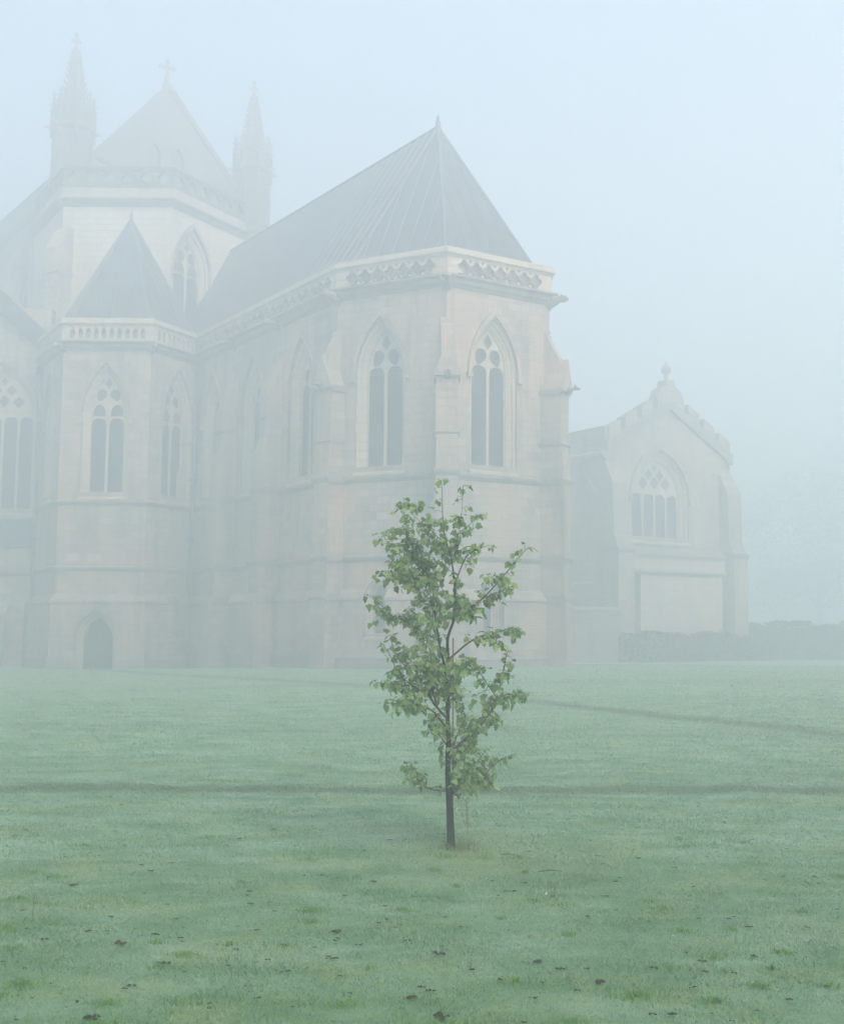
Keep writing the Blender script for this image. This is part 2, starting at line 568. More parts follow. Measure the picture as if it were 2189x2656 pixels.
LEAF_CLUSTERS = [
    (-0.131,2.753,0.012,0.009,2), (-0.048,2.746,0.012,0.009,2), (-0.145,2.685,0.009,0.009,1), (-0.107,2.595,0.012,0.009,2), (-0.01,2.543,0.021,0.015,2), 
    (0.02,2.581,0.012,0.009,1), (-0.137,2.507,0.018,0.009,2), (0.053,2.664,0.021,0.012,2), (0.11,2.639,0.018,0.009,2), (0.103,2.509,0.021,0.009,2), 
    (-0.414,2.517,0.045,0.053,6), (-0.309,2.556,0.106,0.038,11), (-0.338,2.435,0.06,0.075,10), (-0.188,2.391,0.09,0.06,16), (-0.069,2.422,0.06,0.038,10), 
    (0.021,2.423,0.053,0.045,10), (0.111,2.379,0.045,0.03,6), (0.155,2.447,0.075,0.018,7), (-0.412,2.367,0.03,0.018,4), (-0.516,2.314,0.068,0.06,11), 
    (-0.307,2.33,0.075,0.06,18), (-0.366,2.225,0.151,0.075,34), (-0.187,2.197,0.121,0.09,42), (-0.023,2.243,0.09,0.09,30), (0.066,2.304,0.06,0.045,10), 
    (0.171,2.274,0.045,0.03,4), (0.186,2.215,0.09,0.038,7), (0.097,2.169,0.06,0.03,6), (0.156,2.14,0.045,0.038,6), (0.283,2.238,0.045,0.018,4), 
    (-0.35,2.106,0.106,0.075,28), (-0.186,2.063,0.121,0.09,44), (-0.468,2.031,0.136,0.06,20), (-0.289,1.987,0.136,0.075,38), (-0.408,1.957,0.045,0.06,9), 
    (-0.155,1.974,0.09,0.075,20), (0.038,1.975,0.06,0.045,8), (0.157,2.08,0.06,0.03,4), (0.484,2.202,0.09,0.03,5), (0.454,2.112,0.045,0.023,4), 
    (0.276,1.992,0.075,0.045,14), (0.38,1.948,0.075,0.06,14), (0.336,1.859,0.06,0.038,9), (0.239,1.828,0.045,0.038,7), (0.172,1.917,0.03,0.023,3), 
    (-0.63,1.881,0.075,0.045,5), (-0.555,1.792,0.075,0.045,10), (-0.613,1.688,0.03,0.03,3), (-0.48,1.719,0.09,0.045,13), (-0.376,1.69,0.075,0.038,10), 
    (-0.287,1.72,0.075,0.06,14), (-0.213,1.795,0.106,0.09,28), (-0.05,1.856,0.121,0.075,28), (0.039,1.782,0.136,0.09,48), (0.128,1.753,0.09,0.075,24), 
    (-0.05,1.708,0.09,0.06,16), (-0.212,1.632,0.09,0.06,14), (-0.123,1.574,0.075,0.09,16), (-0.256,1.544,0.045,0.045,8), (-0.323,1.602,0.045,0.018,4), 
    (-0.448,1.55,0.045,0.038,6), (-0.522,1.468,0.045,0.038,6), (-0.388,1.44,0.106,0.06,16), (-0.255,1.411,0.106,0.075,30), (-0.107,1.427,0.09,0.075,26), 
    (0.041,1.37,0.106,0.06,22), (0.115,1.341,0.075,0.06,12), (0.099,1.561,0.038,0.023,4), (0.203,1.562,0.06,0.038,9), (0.292,1.563,0.06,0.06,11), 
    (0.381,1.608,0.06,0.03,9), (0.47,1.608,0.038,0.06,9), (0.359,1.504,0.03,0.03,5), (0.381,1.439,0.038,0.023,4), (0.447,1.373,0.045,0.038,6), 
    (0.44,1.27,0.045,0.03,4), (0.352,1.284,0.06,0.06,9), (0.307,1.225,0.038,0.038,6), (0.219,1.327,0.06,0.045,7), (0.204,1.239,0.053,0.045,7), 
    (0.249,1.145,0.03,0.018,3), (-0.328,1.294,0.136,0.075,36), (-0.165,1.295,0.136,0.09,44), (-0.017,1.267,0.09,0.09,26), (-0.46,1.263,0.045,0.038,6), 
    (-0.548,1.226,0.045,0.018,5), (-0.386,1.191,0.106,0.06,22), (-0.223,1.163,0.121,0.075,34), (-0.076,1.164,0.09,0.075,26), (-0.399,1.088,0.121,0.045,22), 
    (-0.267,1.06,0.09,0.045,14), (0.013,1.135,0.09,0.06,14), (0.101,1.092,0.075,0.075,13), (0.028,1.034,0.09,0.045,9), (-0.104,0.96,0.106,0.06,16), 
    (-0.133,0.872,0.075,0.045,10), (0.396,1.095,0.09,0.06,16), (0.484,1.132,0.09,0.038,10), (0.543,1.154,0.075,0.045,7), (0.293,1.036,0.09,0.06,16), 
    (0.308,0.949,0.075,0.045,11), (0.234,0.933,0.06,0.045,9), (0.102,0.932,0.075,0.06,14), (0.161,0.86,0.06,0.06,12), (-0.015,0.859,0.09,0.045,9), 
    (-0.132,0.793,0.03,0.015,2), (-0.088,0.728,0.038,0.03,3), (0.044,0.772,0.075,0.06,14), (0.147,0.773,0.09,0.06,19), (0.25,0.702,0.038,0.03,5), 
    (-0.014,0.685,0.075,0.06,10), (0.118,0.657,0.106,0.075,26), (0.045,0.556,0.075,0.06,12), (0.192,0.571,0.09,0.06,22), (0.309,0.601,0.075,0.06,16), 
    (0.411,0.624,0.045,0.023,4), (0.455,0.656,0.045,0.012,3), (0.192,0.485,0.106,0.075,28), (0.265,0.471,0.06,0.045,14), (0.075,0.47,0.075,0.045,10), 
    (-0.285,0.611,0.075,0.03,9), (-0.269,0.51,0.075,0.06,14), (-0.203,0.511,0.03,0.045,5), (-0.101,0.461,0.06,0.023,4), (0.031,0.383,0.038,0.012,2), 
    ]
CASTS = [
    (-2.15,7.61,1), (-1.89,8.32,0), (-1.78,8.11,0), (-1.51,6.22,1), (-1.37,6.4,0), (-1.2,5.86,1), (-1.09,5.72,0), (-1.28,5.51,0), (-1.67,5.35,0), 
    (-1.36,5.08,1), (-0.86,6.51,0), (-0.45,6.49,1), (-0.42,6.35,0), (0.1,6.06,1), (0.25,5.79,0), (-0.04,5.36,1), (0.09,5.11,1), (0.57,5.92,1), 
    (0.66,5.8,0), (0.79,5.81,0), (0.81,5.6,1), (1.64,6.07,1), (1.77,6.92,0), (1.73,6.87,0), (1.56,6.87,0), (0.5,5.37,0), (0.56,5.59,0), 
    (-0.2,7.08,0), (-0.13,6.58,0), (-0.64,7.98,0), (-0.29,7.77,0), (0.67,7.79,0), (1.3,9.31,0), (1.26,10.36,0), (-0.75,10.08,0), (-2.36,8.75,0), 
    (-2.48,8.56,0), (-1.7,8.4,0), (-1.03,7.38,0), (-0.68,6.21,0), (-0.52,6.17,0), (-0.44,6.0,0), (-0.41,5.97,0), (-0.73,5.93,0), (-0.61,5.74,0), 
    (-0.36,5.67,0), (0.05,5.46,0), (-0.06,6.31,0), (2.11,6.69,0), (1.13,7.05,0), (1.37,5.96,0), (1.11,5.83,0), (0.97,5.15,0), (1.22,5.16,0), 
    (1.05,5.15,0), (0.7,5.47,0), (0.47,6.53,0), (0.67,7.28,0), (2.02,7.14,0), (-2.98,9.21,0), (-1.17,9.79,0), (0.64,9.95,0), (0.94,6.87,0), 
    (1.13,7.42,0), (-0.41,7.93,0), (-1.74,6.46,0), (-1.64,6.46,0), (-1.7,6.78,0), (-1.23,6.33,0), (-1.2,6.26,0), (-1.99,5.9,0), (1.25,7.85,0), 
    (2.38,8.04,0), (1.84,5.58,0), (1.6,5.36,0), (-0.88,5.19,0), (-0.53,5.21,0), (-1.92,6.3,0), ]

# ---------------------------------------------------------------- church parts
def window(parent, F, cx, w, z0, zs, za, style='two', splay=.28, label=None, deep=.34, hood=True):
    """splayed stone surround with tracery, glass, hood mould and sill as sub-parts"""
    ow = w + 2 * splay
    outer = arch(cx, ow, z0 - .02, zs, za + splay * 1.35)
    inner = arch(cx, w, z0, zs, za)
    m = MB()
    n = len(outer)
    # moulded reveal in three steps
    mid1 = arch(cx, w + splay * 1.25, z0 - .012, zs, za + splay * .85)
    mid2 = arch(cx, w + splay * .8, z0 - .008, zs, za + splay * .55)
    seq = [(outer, .0), (outer, -.06), (mid1, -.14), (mid1, -.20), (mid2, -.24), (inner, -deep), (inner, -.62)]
    for (la, oa), (lb, ob) in zip(seq[:-1], seq[1:]):
        for i in range(n):
            if i == 0: continue
            j = (i + 1) % n
            m.add([F.p(la[i][0], oa, la[i][1]), F.p(la[j][0], oa, la[j][1]), F.p(lb[j][0], ob, lb[j][1]), F.p(lb[i][0], ob, lb[i][1])],
                  [(0, 1, 2, 3)], [la[i], la[j], lb[j], lb[i]])
    wo = m.build('window', PALE, parent, fix=False)
    if label: wo['label'] = label
    # sloping sill
    m = MB()
    band(m, F, cx - ow / 2 - .06, cx + ow / 2 + .06, [(-.6, z0 + .004), (-.25, z0 + .004), (.07, z0 - .26), (.07, z0 - .36), (-.6, z0 - .36)])
    m.build('sill', PALE, wo)
    # tracery
    holes = []
    mw = .06
    hw = w / 2
    if style in ('two', 'tall'):
        lw = hw - mw - .035
        for s in (-1, 1):
            c0 = cx + s * (mw + lw / 2)
            holes.append(arch(c0, lw, z0 + .05, zs - (.02 if style == 'two' else .35), zs + (.30 if style == 'two' else -.03), 5))
        H = za - zs
        if style == 'two':
            for s in (-1, 1):
                holes.append(drop(cx + s * w * .205, zs + H * .41, w * .165, pi / 2 - s * 2.75))
            holes.append([(cx, zs + H * .56), (cx + w * .13, zs + H * .70), (cx + w * .07, zs + H * .82), (cx, zs + H * .92), (cx - w * .07, zs + H * .82), (cx - w * .13, zs + H * .70)])
        else:
            for s in (-1, 1):
                holes.append(arch(cx + s * (mw + lw / 2), lw * .82, zs + .06, zs + .25, zs + .62, 4))
                holes.append(drop(cx + s * w * .19, zs + H * .53, w * .15, pi / 2 - s * 2.6))
            holes.append([(cx, zs + H * .66), (cx + w * .115, zs + H * .78), (cx, zs + H * .91), (cx - w * .115, zs + H * .78)])
    elif style == 'four':
        k = 4
        lw = (w - .1 - (k - 1) * .13) / k
        for i in range(k):
            c0 = cx - hw + .05 + lw / 2 + i * (lw + .13)
            holes.append(arch(c0, lw, z0 + .05, zs - .1, zs + .12, 4))
        H = za - zs
        for i in range(3):
            holes.append(foil(cx + (i - 1) * w * .24, zs + H * (.38 if i != 1 else .40), w * .095))
        for s in (-1, 1):
            holes.append(foil(cx + s * w * .12, zs + H * .62, w * .08))
        holes.append(foil(cx, zs + H * .82, w * .055))
    elif style == 'lancets':
        holes.append(arch(cx, w - .1, z0 + .05, zs, za - .08, 5))
    m = MB()
    slab(m, F, inner, holes, -.40, -.52)
    m.build('tracery', PALE, wo)
    # glass: one pane per light and one behind the head
    zc = zs + .02
    if style == 'four':
        k = 4
        for i in range(k):
            a = cx - hw + i * w / k
            m = MB(); slab(m, F, rect(a + .01, z0 + .02, a + w / k - .01, zc), (), -.47, -.485); m.build('pane', GLASS, wo)
    elif style in ('two', 'tall'):
        for a, b in ((cx - hw, cx - .004), (cx + .004, cx + hw)):
            m = MB(); slab(m, F, rect(a + .01, z0 + .02, b, zc), (), -.47, -.485); m.build('pane', GLASS, wo)
    else:
        m = MB(); slab(m, F, rect(cx - hw + .01, z0 + .02, cx + hw - .01, zc), (), -.47, -.485); m.build('pane', GLASS, wo)
    m = MB()
    hd = arch(cx, w - .02, None, zc + .01, za - .02)
    slab(m, F, hd, (), -.47, -.485)
    m.build('pane', GLASS, wo)
    if hood:
        m = MB()
        a0 = arch(cx, ow + .06, None, zs - .15, za + splay * 1.35 + .10)
        a1 = arch(cx, ow + .30, None, zs - .15, za + splay * 1.35 + .36)
        for (la, oa), (lb, ob) in (((a0, -.02), (a0, .09)), ((a0, .09), (a1, .13)), ((a1, .13), (a1, -.02))):
            for i in range(len(a0) - 1):
                j = i + 1
                m.add([F.p(la[i][0], oa, la[i][1]), F.p(la[j][0], oa, la[j][1]), F.p(lb[j][0], ob, lb[j][1]), F.p(lb[i][0], ob, lb[i][1])], [(0, 1, 2, 3)],
                      [la[i], la[j], lb[j], lb[i]])
        for s in (-1, 1):           # carved stops at the ends of the hood
            c0 = cx + s * (ow / 2 + .09)
            box(m, F, c0 - .10, c0 + .10, -.02, .17, zs - .33, zs - .14)
        m.build('hood_mould', STONE, wo, fix=False)
    return outer


def wall_holes(cx, w, z0, zs, za, splay=.28):
    return arch(cx, w + 2 * splay, z0 - .02, zs, za + splay * 1.35)


def string_course(parent, F, s0, s1, z, t0=0, t1=0, d=.13, h=.20, mat=None):
    m = MB()
    band(m, F, s0, s1, [(-.05, z - h), (.03, z - h), (d, z - h * .35), (d, z - h * .05), (-.05, z + h * .55)], t0, t1)
    return m.build('string_course', mat or DARKSTONE, parent)


def parapet(parent, F, s0, s1, zb, style, t0=0, t1=0, n=7, pier0=.35, pier1=.35, gap=None):
    """cornice, pierced band and moulded coping; zb = underside of the cornice"""
    m = MB()
    band(m, F, s0, s1, [(-.05, zb), (.03, zb), (.10, zb + .10), (.16, zb + .14), (.20, zb + .30), (.34, zb + .36), (.34, zb + .44), (.16, zb + .50), (-.05, zb + .50)], t0, t1)
    m.build('cornice', DARKSTONE, parent)
    z0, z1 = zb + .50, zb + 1.16
    o0 = .10
    sa, sb = s0 - o0 * t0, s1 + o0 * t1
    holes = []
    a, b = s0 + pier0, s1 - pier1
    k = n
    pit = (b - a) / k
    for i in range(k):
        c = a + pit * (i + .5)
        if style == 'wave':
            holes.append(foil(c, (z0 + z1) / 2, min(.30, pit * .50), 4, 0, 24))
            if i < k - 1:
                holes.append([(c + pit * .36, z0 + .05), (c + pit * .64, z0 + .05), (c + pit / 2, z0 + .17)])
                holes.append([(c + pit * .64, z1 - .05), (c + pit * .36, z1 - .05), (c + pit / 2, z1 - .17)])
        else:
            holes.append(arch(c, pit * .62, z0 + .07, z1 - .26, z1 - .07, 4))
    m = MB()
    slab(m, F, rect(sa, z0, sb, z1), holes, o0, -.12)
    m.build('pierced_parapet', PALE, parent)
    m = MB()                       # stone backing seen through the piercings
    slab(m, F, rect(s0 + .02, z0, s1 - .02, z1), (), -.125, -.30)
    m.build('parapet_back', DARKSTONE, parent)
    m = MB()
    zc = zb + 1.16
    band(m, F, s0, s1, [(-.32, zc), (.12, zc), (.15, zc + .06), (.23, zc + .10), (.23, zc + .20), (.17, zc + .24), (.17, zc + .33), (-.05, zc + .42), (-.32, zc + .33)], t0, t1)
    m.build('coping', PALE, parent)


def buttress(parent, F, w, prof, strings=((7.35, 0.), (4.35, 0.)), gablet=None, taper_w=None):
    """F at the foot of the buttress on the wall, o outwards; prof from top to ground"""
    m = MB()
    if gablet:
        hi = [p for p in prof if p[1] > 11.0]; lo = [p for p in prof if p[1] <= 11.0]
        zc = 11.0
        pts = [(-.4, zc), (hi[-1][0], zc)] + lo + [(-.4, -1.2)]
        band(m, F, -w / 2, w / 2, pts)
        band(m, F, -w * .28, w * .28, [(-.4, hi[0][1])] + hi + [(hi[-1][0], zc - .05), (-.4, zc - .05)])
    else:
        pts = [(-.4, prof[0][1])] + list(prof) + [(prof[-1][0], -1.2), (-.4, -1.2)]
        band(m, F, -w / 2, w / 2, pts)
    b = m.build('buttress', STONE, parent)
    for z, d in strings:
        o = [p[0] for p in prof if p[1] <= z + .3]
        dd = (o[0] if o else prof[-1][0])
        m = MB()
        h_ = .2 if z < 8 else .11
        band(m, F, -w / 2 - .07, w / 2 + .07, [(-.3, z - h_), (dd + .02, z - h_), (dd + .09, z - h_ * .4), (dd + .09, z - .01), (dd - .02, z + h_ * .5), (-.3, z + h_ * .5)])
        m.build('string_course', DARKSTONE, b)
    if gablet:
        zt, ze, d0, d1 = gablet
        m = MB()
        v = []
        for o, k in ((d0, 1.0), (d1, 1.0)):
            v += [F.p(-w / 2 - .07, o, ze - .14), F.p(w / 2 + .07, o, ze - .14), F.p(w / 2 + .07, o, ze), F.p(0, o, zt), F.p(-w / 2 - .07, o, ze)]
        m.add(v, [(0, 1, 2, 3, 4), (5, 6, 7, 8, 9), (0, 1, 6, 5), (1, 2, 7, 6), (2, 3, 8, 7), (3, 4, 9, 8), (4, 0, 5, 9)])
        m.build('gablet', STONE, b)
    return b


def gargoyle(parent, F, z, reach=.55, r=.16):
    """crouching beast leaning out from under the cornice"""
    m = MB()
    pts = [F.p(0, -.1, z - .12), F.p(0, reach * .35, z), F.p(.02, reach * .7, z + .05), F.p(.0, reach, z + .04), F.p(0, reach + .16, z - .01)]
    tube(m, pts, [r * 1.2, r * 1.05, r * .7, r * .8, r * .35], 7)
    for s in (-1, 1):               # ears and wings
        tube(m, [F.p(s * r * .45, reach * .95, z + .08), F.p(s * r * .8, reach * .85, z + .22)], [r * .3, r * .05], 5)
        tube(m, [F.p(s * r * .8, reach * .25, z - .02), F.p(s * r * 1.5, reach * .45, z + .16)], [r * .45, r * .1], 5)
    return m.build('gargoyle', DARKSTONE, parent)


def facet_wall(parent, F, s0, s1, ztop, holes=(), zb=-1.2, mat=None, thick=.6):
    m = MB()
    slab(m, F, rect(s0, zb, s1, ztop), holes, 0, -thick)
    return m.build('wall', mat or STONE, parent)


def plinth(parent, F, s0, s1, z=2.85, t0=0, t1=0, d=.20, zb=-1.2, gaps=()):
    """lower wall standing proud under a weathered ledge; gaps = openings (a, b) right through it"""
    cuts = sorted(gaps)
    a = s0
    segs = []
    for g0, g1 in cuts:
        segs.append((a, g0)); a = g1
    segs.append((a, s1))
    for i, (p, q) in enumerate(segs):
        m = MB()
        band(m, F, p, q, [(-.05, zb), (d, zb), (d, z - .17), (d + .07, z - .12), (d + .07, z - .02), (-.05, z + .34)],
             t0 if i == 0 else 0, t1 if i == len(segs) - 1 else 0)
        m.build('plinth', STONE, parent)
    m = MB()
    return segs


def base_course(parent, F, s0, s1, gz, t0=0, t1=0, d=.20, gaps=()):
    a = s0
    segs = []
    for g0, g1 in sorted(gaps):
        segs.append((a, g0)); a = g1
    segs.append((a, s1))
    for i, (p, q) in enumerate(segs):
        m = MB()
        band(m, F, p, q, [(-.02, -1.2), (d + .14, -1.2), (d + .14, gz + .38), (d + .002, gz + .55), (-.02, gz + .55)],
             t0 if i == 0 else 0, t1 if i == len(segs) - 1 else 0)
        m.build('base_course', DARKSTONE, parent)


def roof_face(parent, pts, thick=.12, mat=None, name='roof_slope'):
    m = MB()
    P = [Vector(p) for p in pts]
    nrm = (P[1] - P[0]).cross(P[2] - P[0]).normalized()
    if nrm.z < 0: nrm = -nrm
    n = len(P)
    v = [tuple(p) for p in P] + [tuple(p - nrm * thick) for p in P]
    f = [tuple(range(n)), tuple(range(n, 2 * n))] + [(i, (i + 1) % n, (i + 1) % n + n, i + n) for i in range(n)]
    m.add(v, f)
    return m.build(name, mat or LEAD, parent), nrm


def roof_ribs(parent, A, B, TA, TB, nrm, spacing=.6, r=.05, margin=.25):
    """lead rolls running up the slope between eave A-B and the top line TA-TB (TA = TB on a hip triangle).
    ribs run in the direction of steepest ascent and stop where they meet the hips"""
    A, B, TA, TB = Vector(A), Vector(B), Vector(TA), Vector(TB)
    e = (B - A); L = e.length; e.normalize()
    up = nrm.cross(e).normalized()
    if up.z < 0: up = -up

    def loc(p): return (p - A).dot(e), (p - A).dot(up)
    poly = [loc(A), loc(B), loc(TB), loc(TA)]
    n = int(L / spacing)
    for i in range(1, n):
        x = L * i / n
        hs = []
        for k in range(4):
            (x0, y0), (x1, y1) = poly[k], poly[(k + 1) % 4]
            if abs(x1 - x0) < 1e-6: continue
            u = (x - x0) / (x1 - x0)
            if 0 <= u <= 1: hs.append(y0 + (y1 - y0) * u)
        if len(hs) < 2: continue
        y0, y1 = min(hs) + .05, max(hs) - .08
        if y1 - y0 < .3: continue
        m = MB()
        p0 = A + e * x + up * y0 + nrm * .012
        p1 = A + e * x + up * y1 + nrm * .012
        tube(m, [tuple(p0), tuple(p1)], r, 5, False)
        m.build('lead_roll', LEADRIB, parent)


def hip_roll(parent, a, b, r=.07):
    m = MB(); tube(m, [a, b], r, 6, False)
    return m.build('hip_roll', LEADRIB, parent)


# ---------------------------------------------------------------- the apse-ended chapel in the middle
ZT = 14.26          # underside of the cornice
P2 = (.82, 43.0)
P1 = along(P2, 180 - 28, 4.75)
P3 = along(P2, 32, 4.75)
P4 = along(P3, 92, 4.75)
FS = Frame(P1, -56.5)      # long side wall, s negative going away
F2 = Frame(P1, -28)        # s 0..4.75
F3 = Frame(P2, 32)
F4 = Frame(P3, 92)
FB = Frame(P4, 123.5)      # far side wall (hidden)
SL = 13.75                 # length of the side wall to the left chapel
apse = tag(empty('apse_chapel', (P2[0], P2[1], 0)), 'tall stone chapel with a steep lead roof and many-sided end behind the young tree', 'chapel')
apse.location = (0, 0, 0)
t12, t23 = math.tan(rad(14.25)), math.tan(rad(30))

SIDEW = [-2.85, -7.4, -11.75]
W2 = (1.96, 1.56); W3 = (2.12, 1.56)
ws = (7.75, 11.30, 12.98)
hs = [wall_holes(c, 1.5, *ws) for c in SIDEW]
facet_wall(apse, FS, -18.0, 0, ZT, hs)
for c in SIDEW: window(apse, FS, c, 1.5, *ws)
LOW2 = (1.92, .72); LOW3 = (2.0, .72)
low = (1.46, 2.95, 3.42)
facet_wall(apse, F2, 0, 4.75, ZT, [wall_holes(W2[0], W2[1], *ws), wall_holes(LOW2[0], LOW2[1], *low, splay=.1)])
window(apse, F2, W2[0], W2[1], *ws)
window(apse, F2, LOW2[0], LOW2[1], *low, style='lancets', splay=.1, hood=False)
facet_wall(apse, F3, 0, 4.75, ZT, [wall_holes(W3[0], W3[1], *ws), wall_holes(LOW3[0], LOW3[1], *low, splay=.1)])
window(apse, F3, W3[0], W3[1], *ws)
window(apse, F3, LOW3[0], LOW3[1], *low, style='lancets', splay=.1, hood=False)
facet_wall(apse, F4, 0, 4.75, ZT, [wall_holes(2.37, 1.56, *ws)])
window(apse, F4, 2.37, 1.56, *ws)
facet_wall(apse, FB, 0, 17.5, ZT)

for F, a, b, t0, t1, n, g in ((FS, -18.0, 0, 0, t12, 29, ()), (F2, 0, 4.75, t12, t23, 7, ((1.45, 2.39),)), (F3, 0, 4.75, t23, t23, 7, ((1.53, 2.47),)), (F4, 0, 4.75, t23, t12, 7, ())):
    if F is FS:
        # the long side is divided by the buttresses into three bays
        parapet(apse, F, a, b, ZT, 'wave', t0, t1, n, .3, .35)
    else:
        parapet(apse, F, a, b, ZT, 'wave', t0, t1, n, .42, .42)
    string_course(apse, F, a, b, 7.33, t0, t1)
    string_course(apse, F, a, b, 4.35, t0, t1)
    plinth(apse, F, a, b, 2.85, t0, t1, gaps=g)
    for q0, q1 in g:            # wall under the low window
        m = MB(); band(m, F, q0, q1, [(-.05, -1.2), (.20, -1.2), (.20, 1.28), (-.1, 1.45)]); m.build('plinth', STONE, apse)
    base_course(apse, F, a, b, .2, t0, t1)
parapet(apse, FB, 0, 17.5, ZT, 'wave', t12, 0, 28)

BP = [(0, 13.1), (.04, 12.9), (.57, 11.9), (.66, 11.6), (.60, 8.75), (.64, 8.6), (.70, 7.95), (.70, 7.36), (.72, 7.30), (.72, 4.4), (.74, 4.3), (.74, 3.1), (.80, 2.75), (.80, -1.2)]
BPS = [(0, 12.7), (.50, 11.6), (.60, 11.3), (.60, 9.5), (.85, 8.9), (.85, 7.36), (.92, 7.3), (.92, 4.4), (.95, 4.3), (.95, 3.1), (1.15, 2.75), (1.15, -1.2)]


def corner(P, ang):
    """frame at a corner, outward direction half-way between the two walls"""
    return Frame(P, ang)


CB = [corner(P1, -42.25), corner(P2, 2), corner(P3, 62), corner(P4, 107.75)]
for k, F in enumerate(CB):
    b = buttress(apse, F, .80, BP, ((10.75, 0), (8.75, 0), (7.33, 0), (4.35, 0), (2.85, 0)), (12.05, 10.9, .0, .78))
    gargoyle(b, Frame(F.p(0, .72, 0)[:2], F.ang), 10.85, .38, .10)
    gargoyle(apse, F, ZT + .16, .62, .19)
for s in (-5.0, -9.4, -14.2):
    F = Frame(FS.p(s, 0, 0)[:2], -56.5)
    b = buttress(apse, F, .90, BPS, ((10.4, 0), (7.33, 0), (4.35, 0), (2.85, 0)), None)
    gargoyle(apse, F, ZT + .16, .62, .17)

# roof: five slopes, hips, ridge, lead rolls, finial
ZE = 14.95
EI = -.45            # eave line set back behind the parapet
AP = (.50, 48.0, 22.55)
axis = -56.5
R1 = (AP[0] + math.cos(rad(180 + axis)) * 22.2, AP[1] + math.sin(rad(180 + axis)) * 22.2, 22.75)


def inset(F, s, o, z): return F.p(s, o, z)


e1 = (P1[0] * .965 + AP[0] * .035, P1[1] * .965 + AP[1] * .035, ZE + .2)
e2 = (P2[0] * .965 + AP[0] * .035, P2[1] * .965 + AP[1] * .035, ZE + .2)
e3 = (P3[0] * .965 + AP[0] * .035, P3[1] * .965 + AP[1] * .035, ZE + .2)
e4 = (P4[0] * .965 + AP[0] * .035, P4[1] * .965 + AP[1] * .035, ZE + .2)
el = (e1[0] + math.cos(rad(180 + axis)) * 19.6, e1[1] + math.sin(rad(180 + axis)) * 19.6, ZE)
er = (e4[0] + math.cos(rad(180 + axis)) * 20.5, e4[1] + math.sin(rad(180 + axis)) * 20.5, ZE)
# the far end is cut where the roof meets the pale wall behind
s1o, n1 = roof_face(apse, [e1, AP, R1, el])
roof_ribs(apse, e1, el, AP, R1, n1, .68, .065)
s2o, n2 = roof_face(apse, [e1, e2, AP]); roof_ribs(apse, e1, e2, AP, AP, n2, .62, .026)
s3o, n3 = roof_face(apse, [e2, e3, AP]); roof_ribs(apse, e2, e3, AP, AP, n3, .62, .026)
s4o, n4 = roof_face(apse, [e3, e4, AP])
s5o, n5 = roof_face(apse, [e4, AP, R1, er])
for a, b in ((e1, AP), (e2, AP), (e3, AP), (e4, AP), (AP, R1)): hip_roll(apse, a, b)
m = MB()
lathe(m, AP, [(.20, AP[2] - .35), (.13, AP[2] + .0), (.08, AP[2] + .08), (.12, AP[2] + .16), (.06, AP[2] + .24), (.075, AP[2] + .36), (.02, AP[2] + .52)], 8, smooth=True)
m.build('finial', LEADRIB, apse)

# ---------------------------------------------------------------- six-sided chapel on the left
Q2 = (-12.50, 53.8); Q1 = (-16.53, 53.8)
Q0 = along(Q1, 120, 4.6)
QP0 = along(Q2, 62, 3.9)
G0 = Frame(Q1, -60); G1 = Frame(Q1, 0); G2 = Frame(Q2, 62)
hexc = tag(empty('hexagonal_chapel'), 'six-sided stone chapel with a pointed roof and a dark doorway at its foot', 'chapel')
th = math.tan(rad(30))
wsb = (7.75, 11.25, 13.30)
DCX, DW = 4.03 - 2.04, 1.36
doorh = arch(DCX, DW, -1.2, 1.05, 2.08)
facet_wall(hexc, G1, 0, 4.03, ZT, [wall_holes(4.03 - 2.0, 1.56, *wsb), arch(DCX, DW + .3, -1.1, 1.05, 2.28)])
window(hexc, G1, 4.03 - 2.0, 1.56, *wsb, style='tall')
facet_wall(hexc, G2, 0, 3.9, ZT, [wall_holes(1.98, 1.56, *wsb), wall_holes(1.75, .45, 1.2, 2.6, 2.95, splay=.1)])
window(hexc, G2, 1.98, 1.56, *wsb, style='tall')
window(hexc, G2, 1.75, .45, 1.2, 2.6, 2.95, style='lancets', splay=.1, hood=False)
facet_wall(hexc, G0, -4.6, 0, ZT, [wall_holes(-2.3, 1.2, *wsb)])
window(hexc, G0, -2.3, 1.2, *wsb, style='tall')
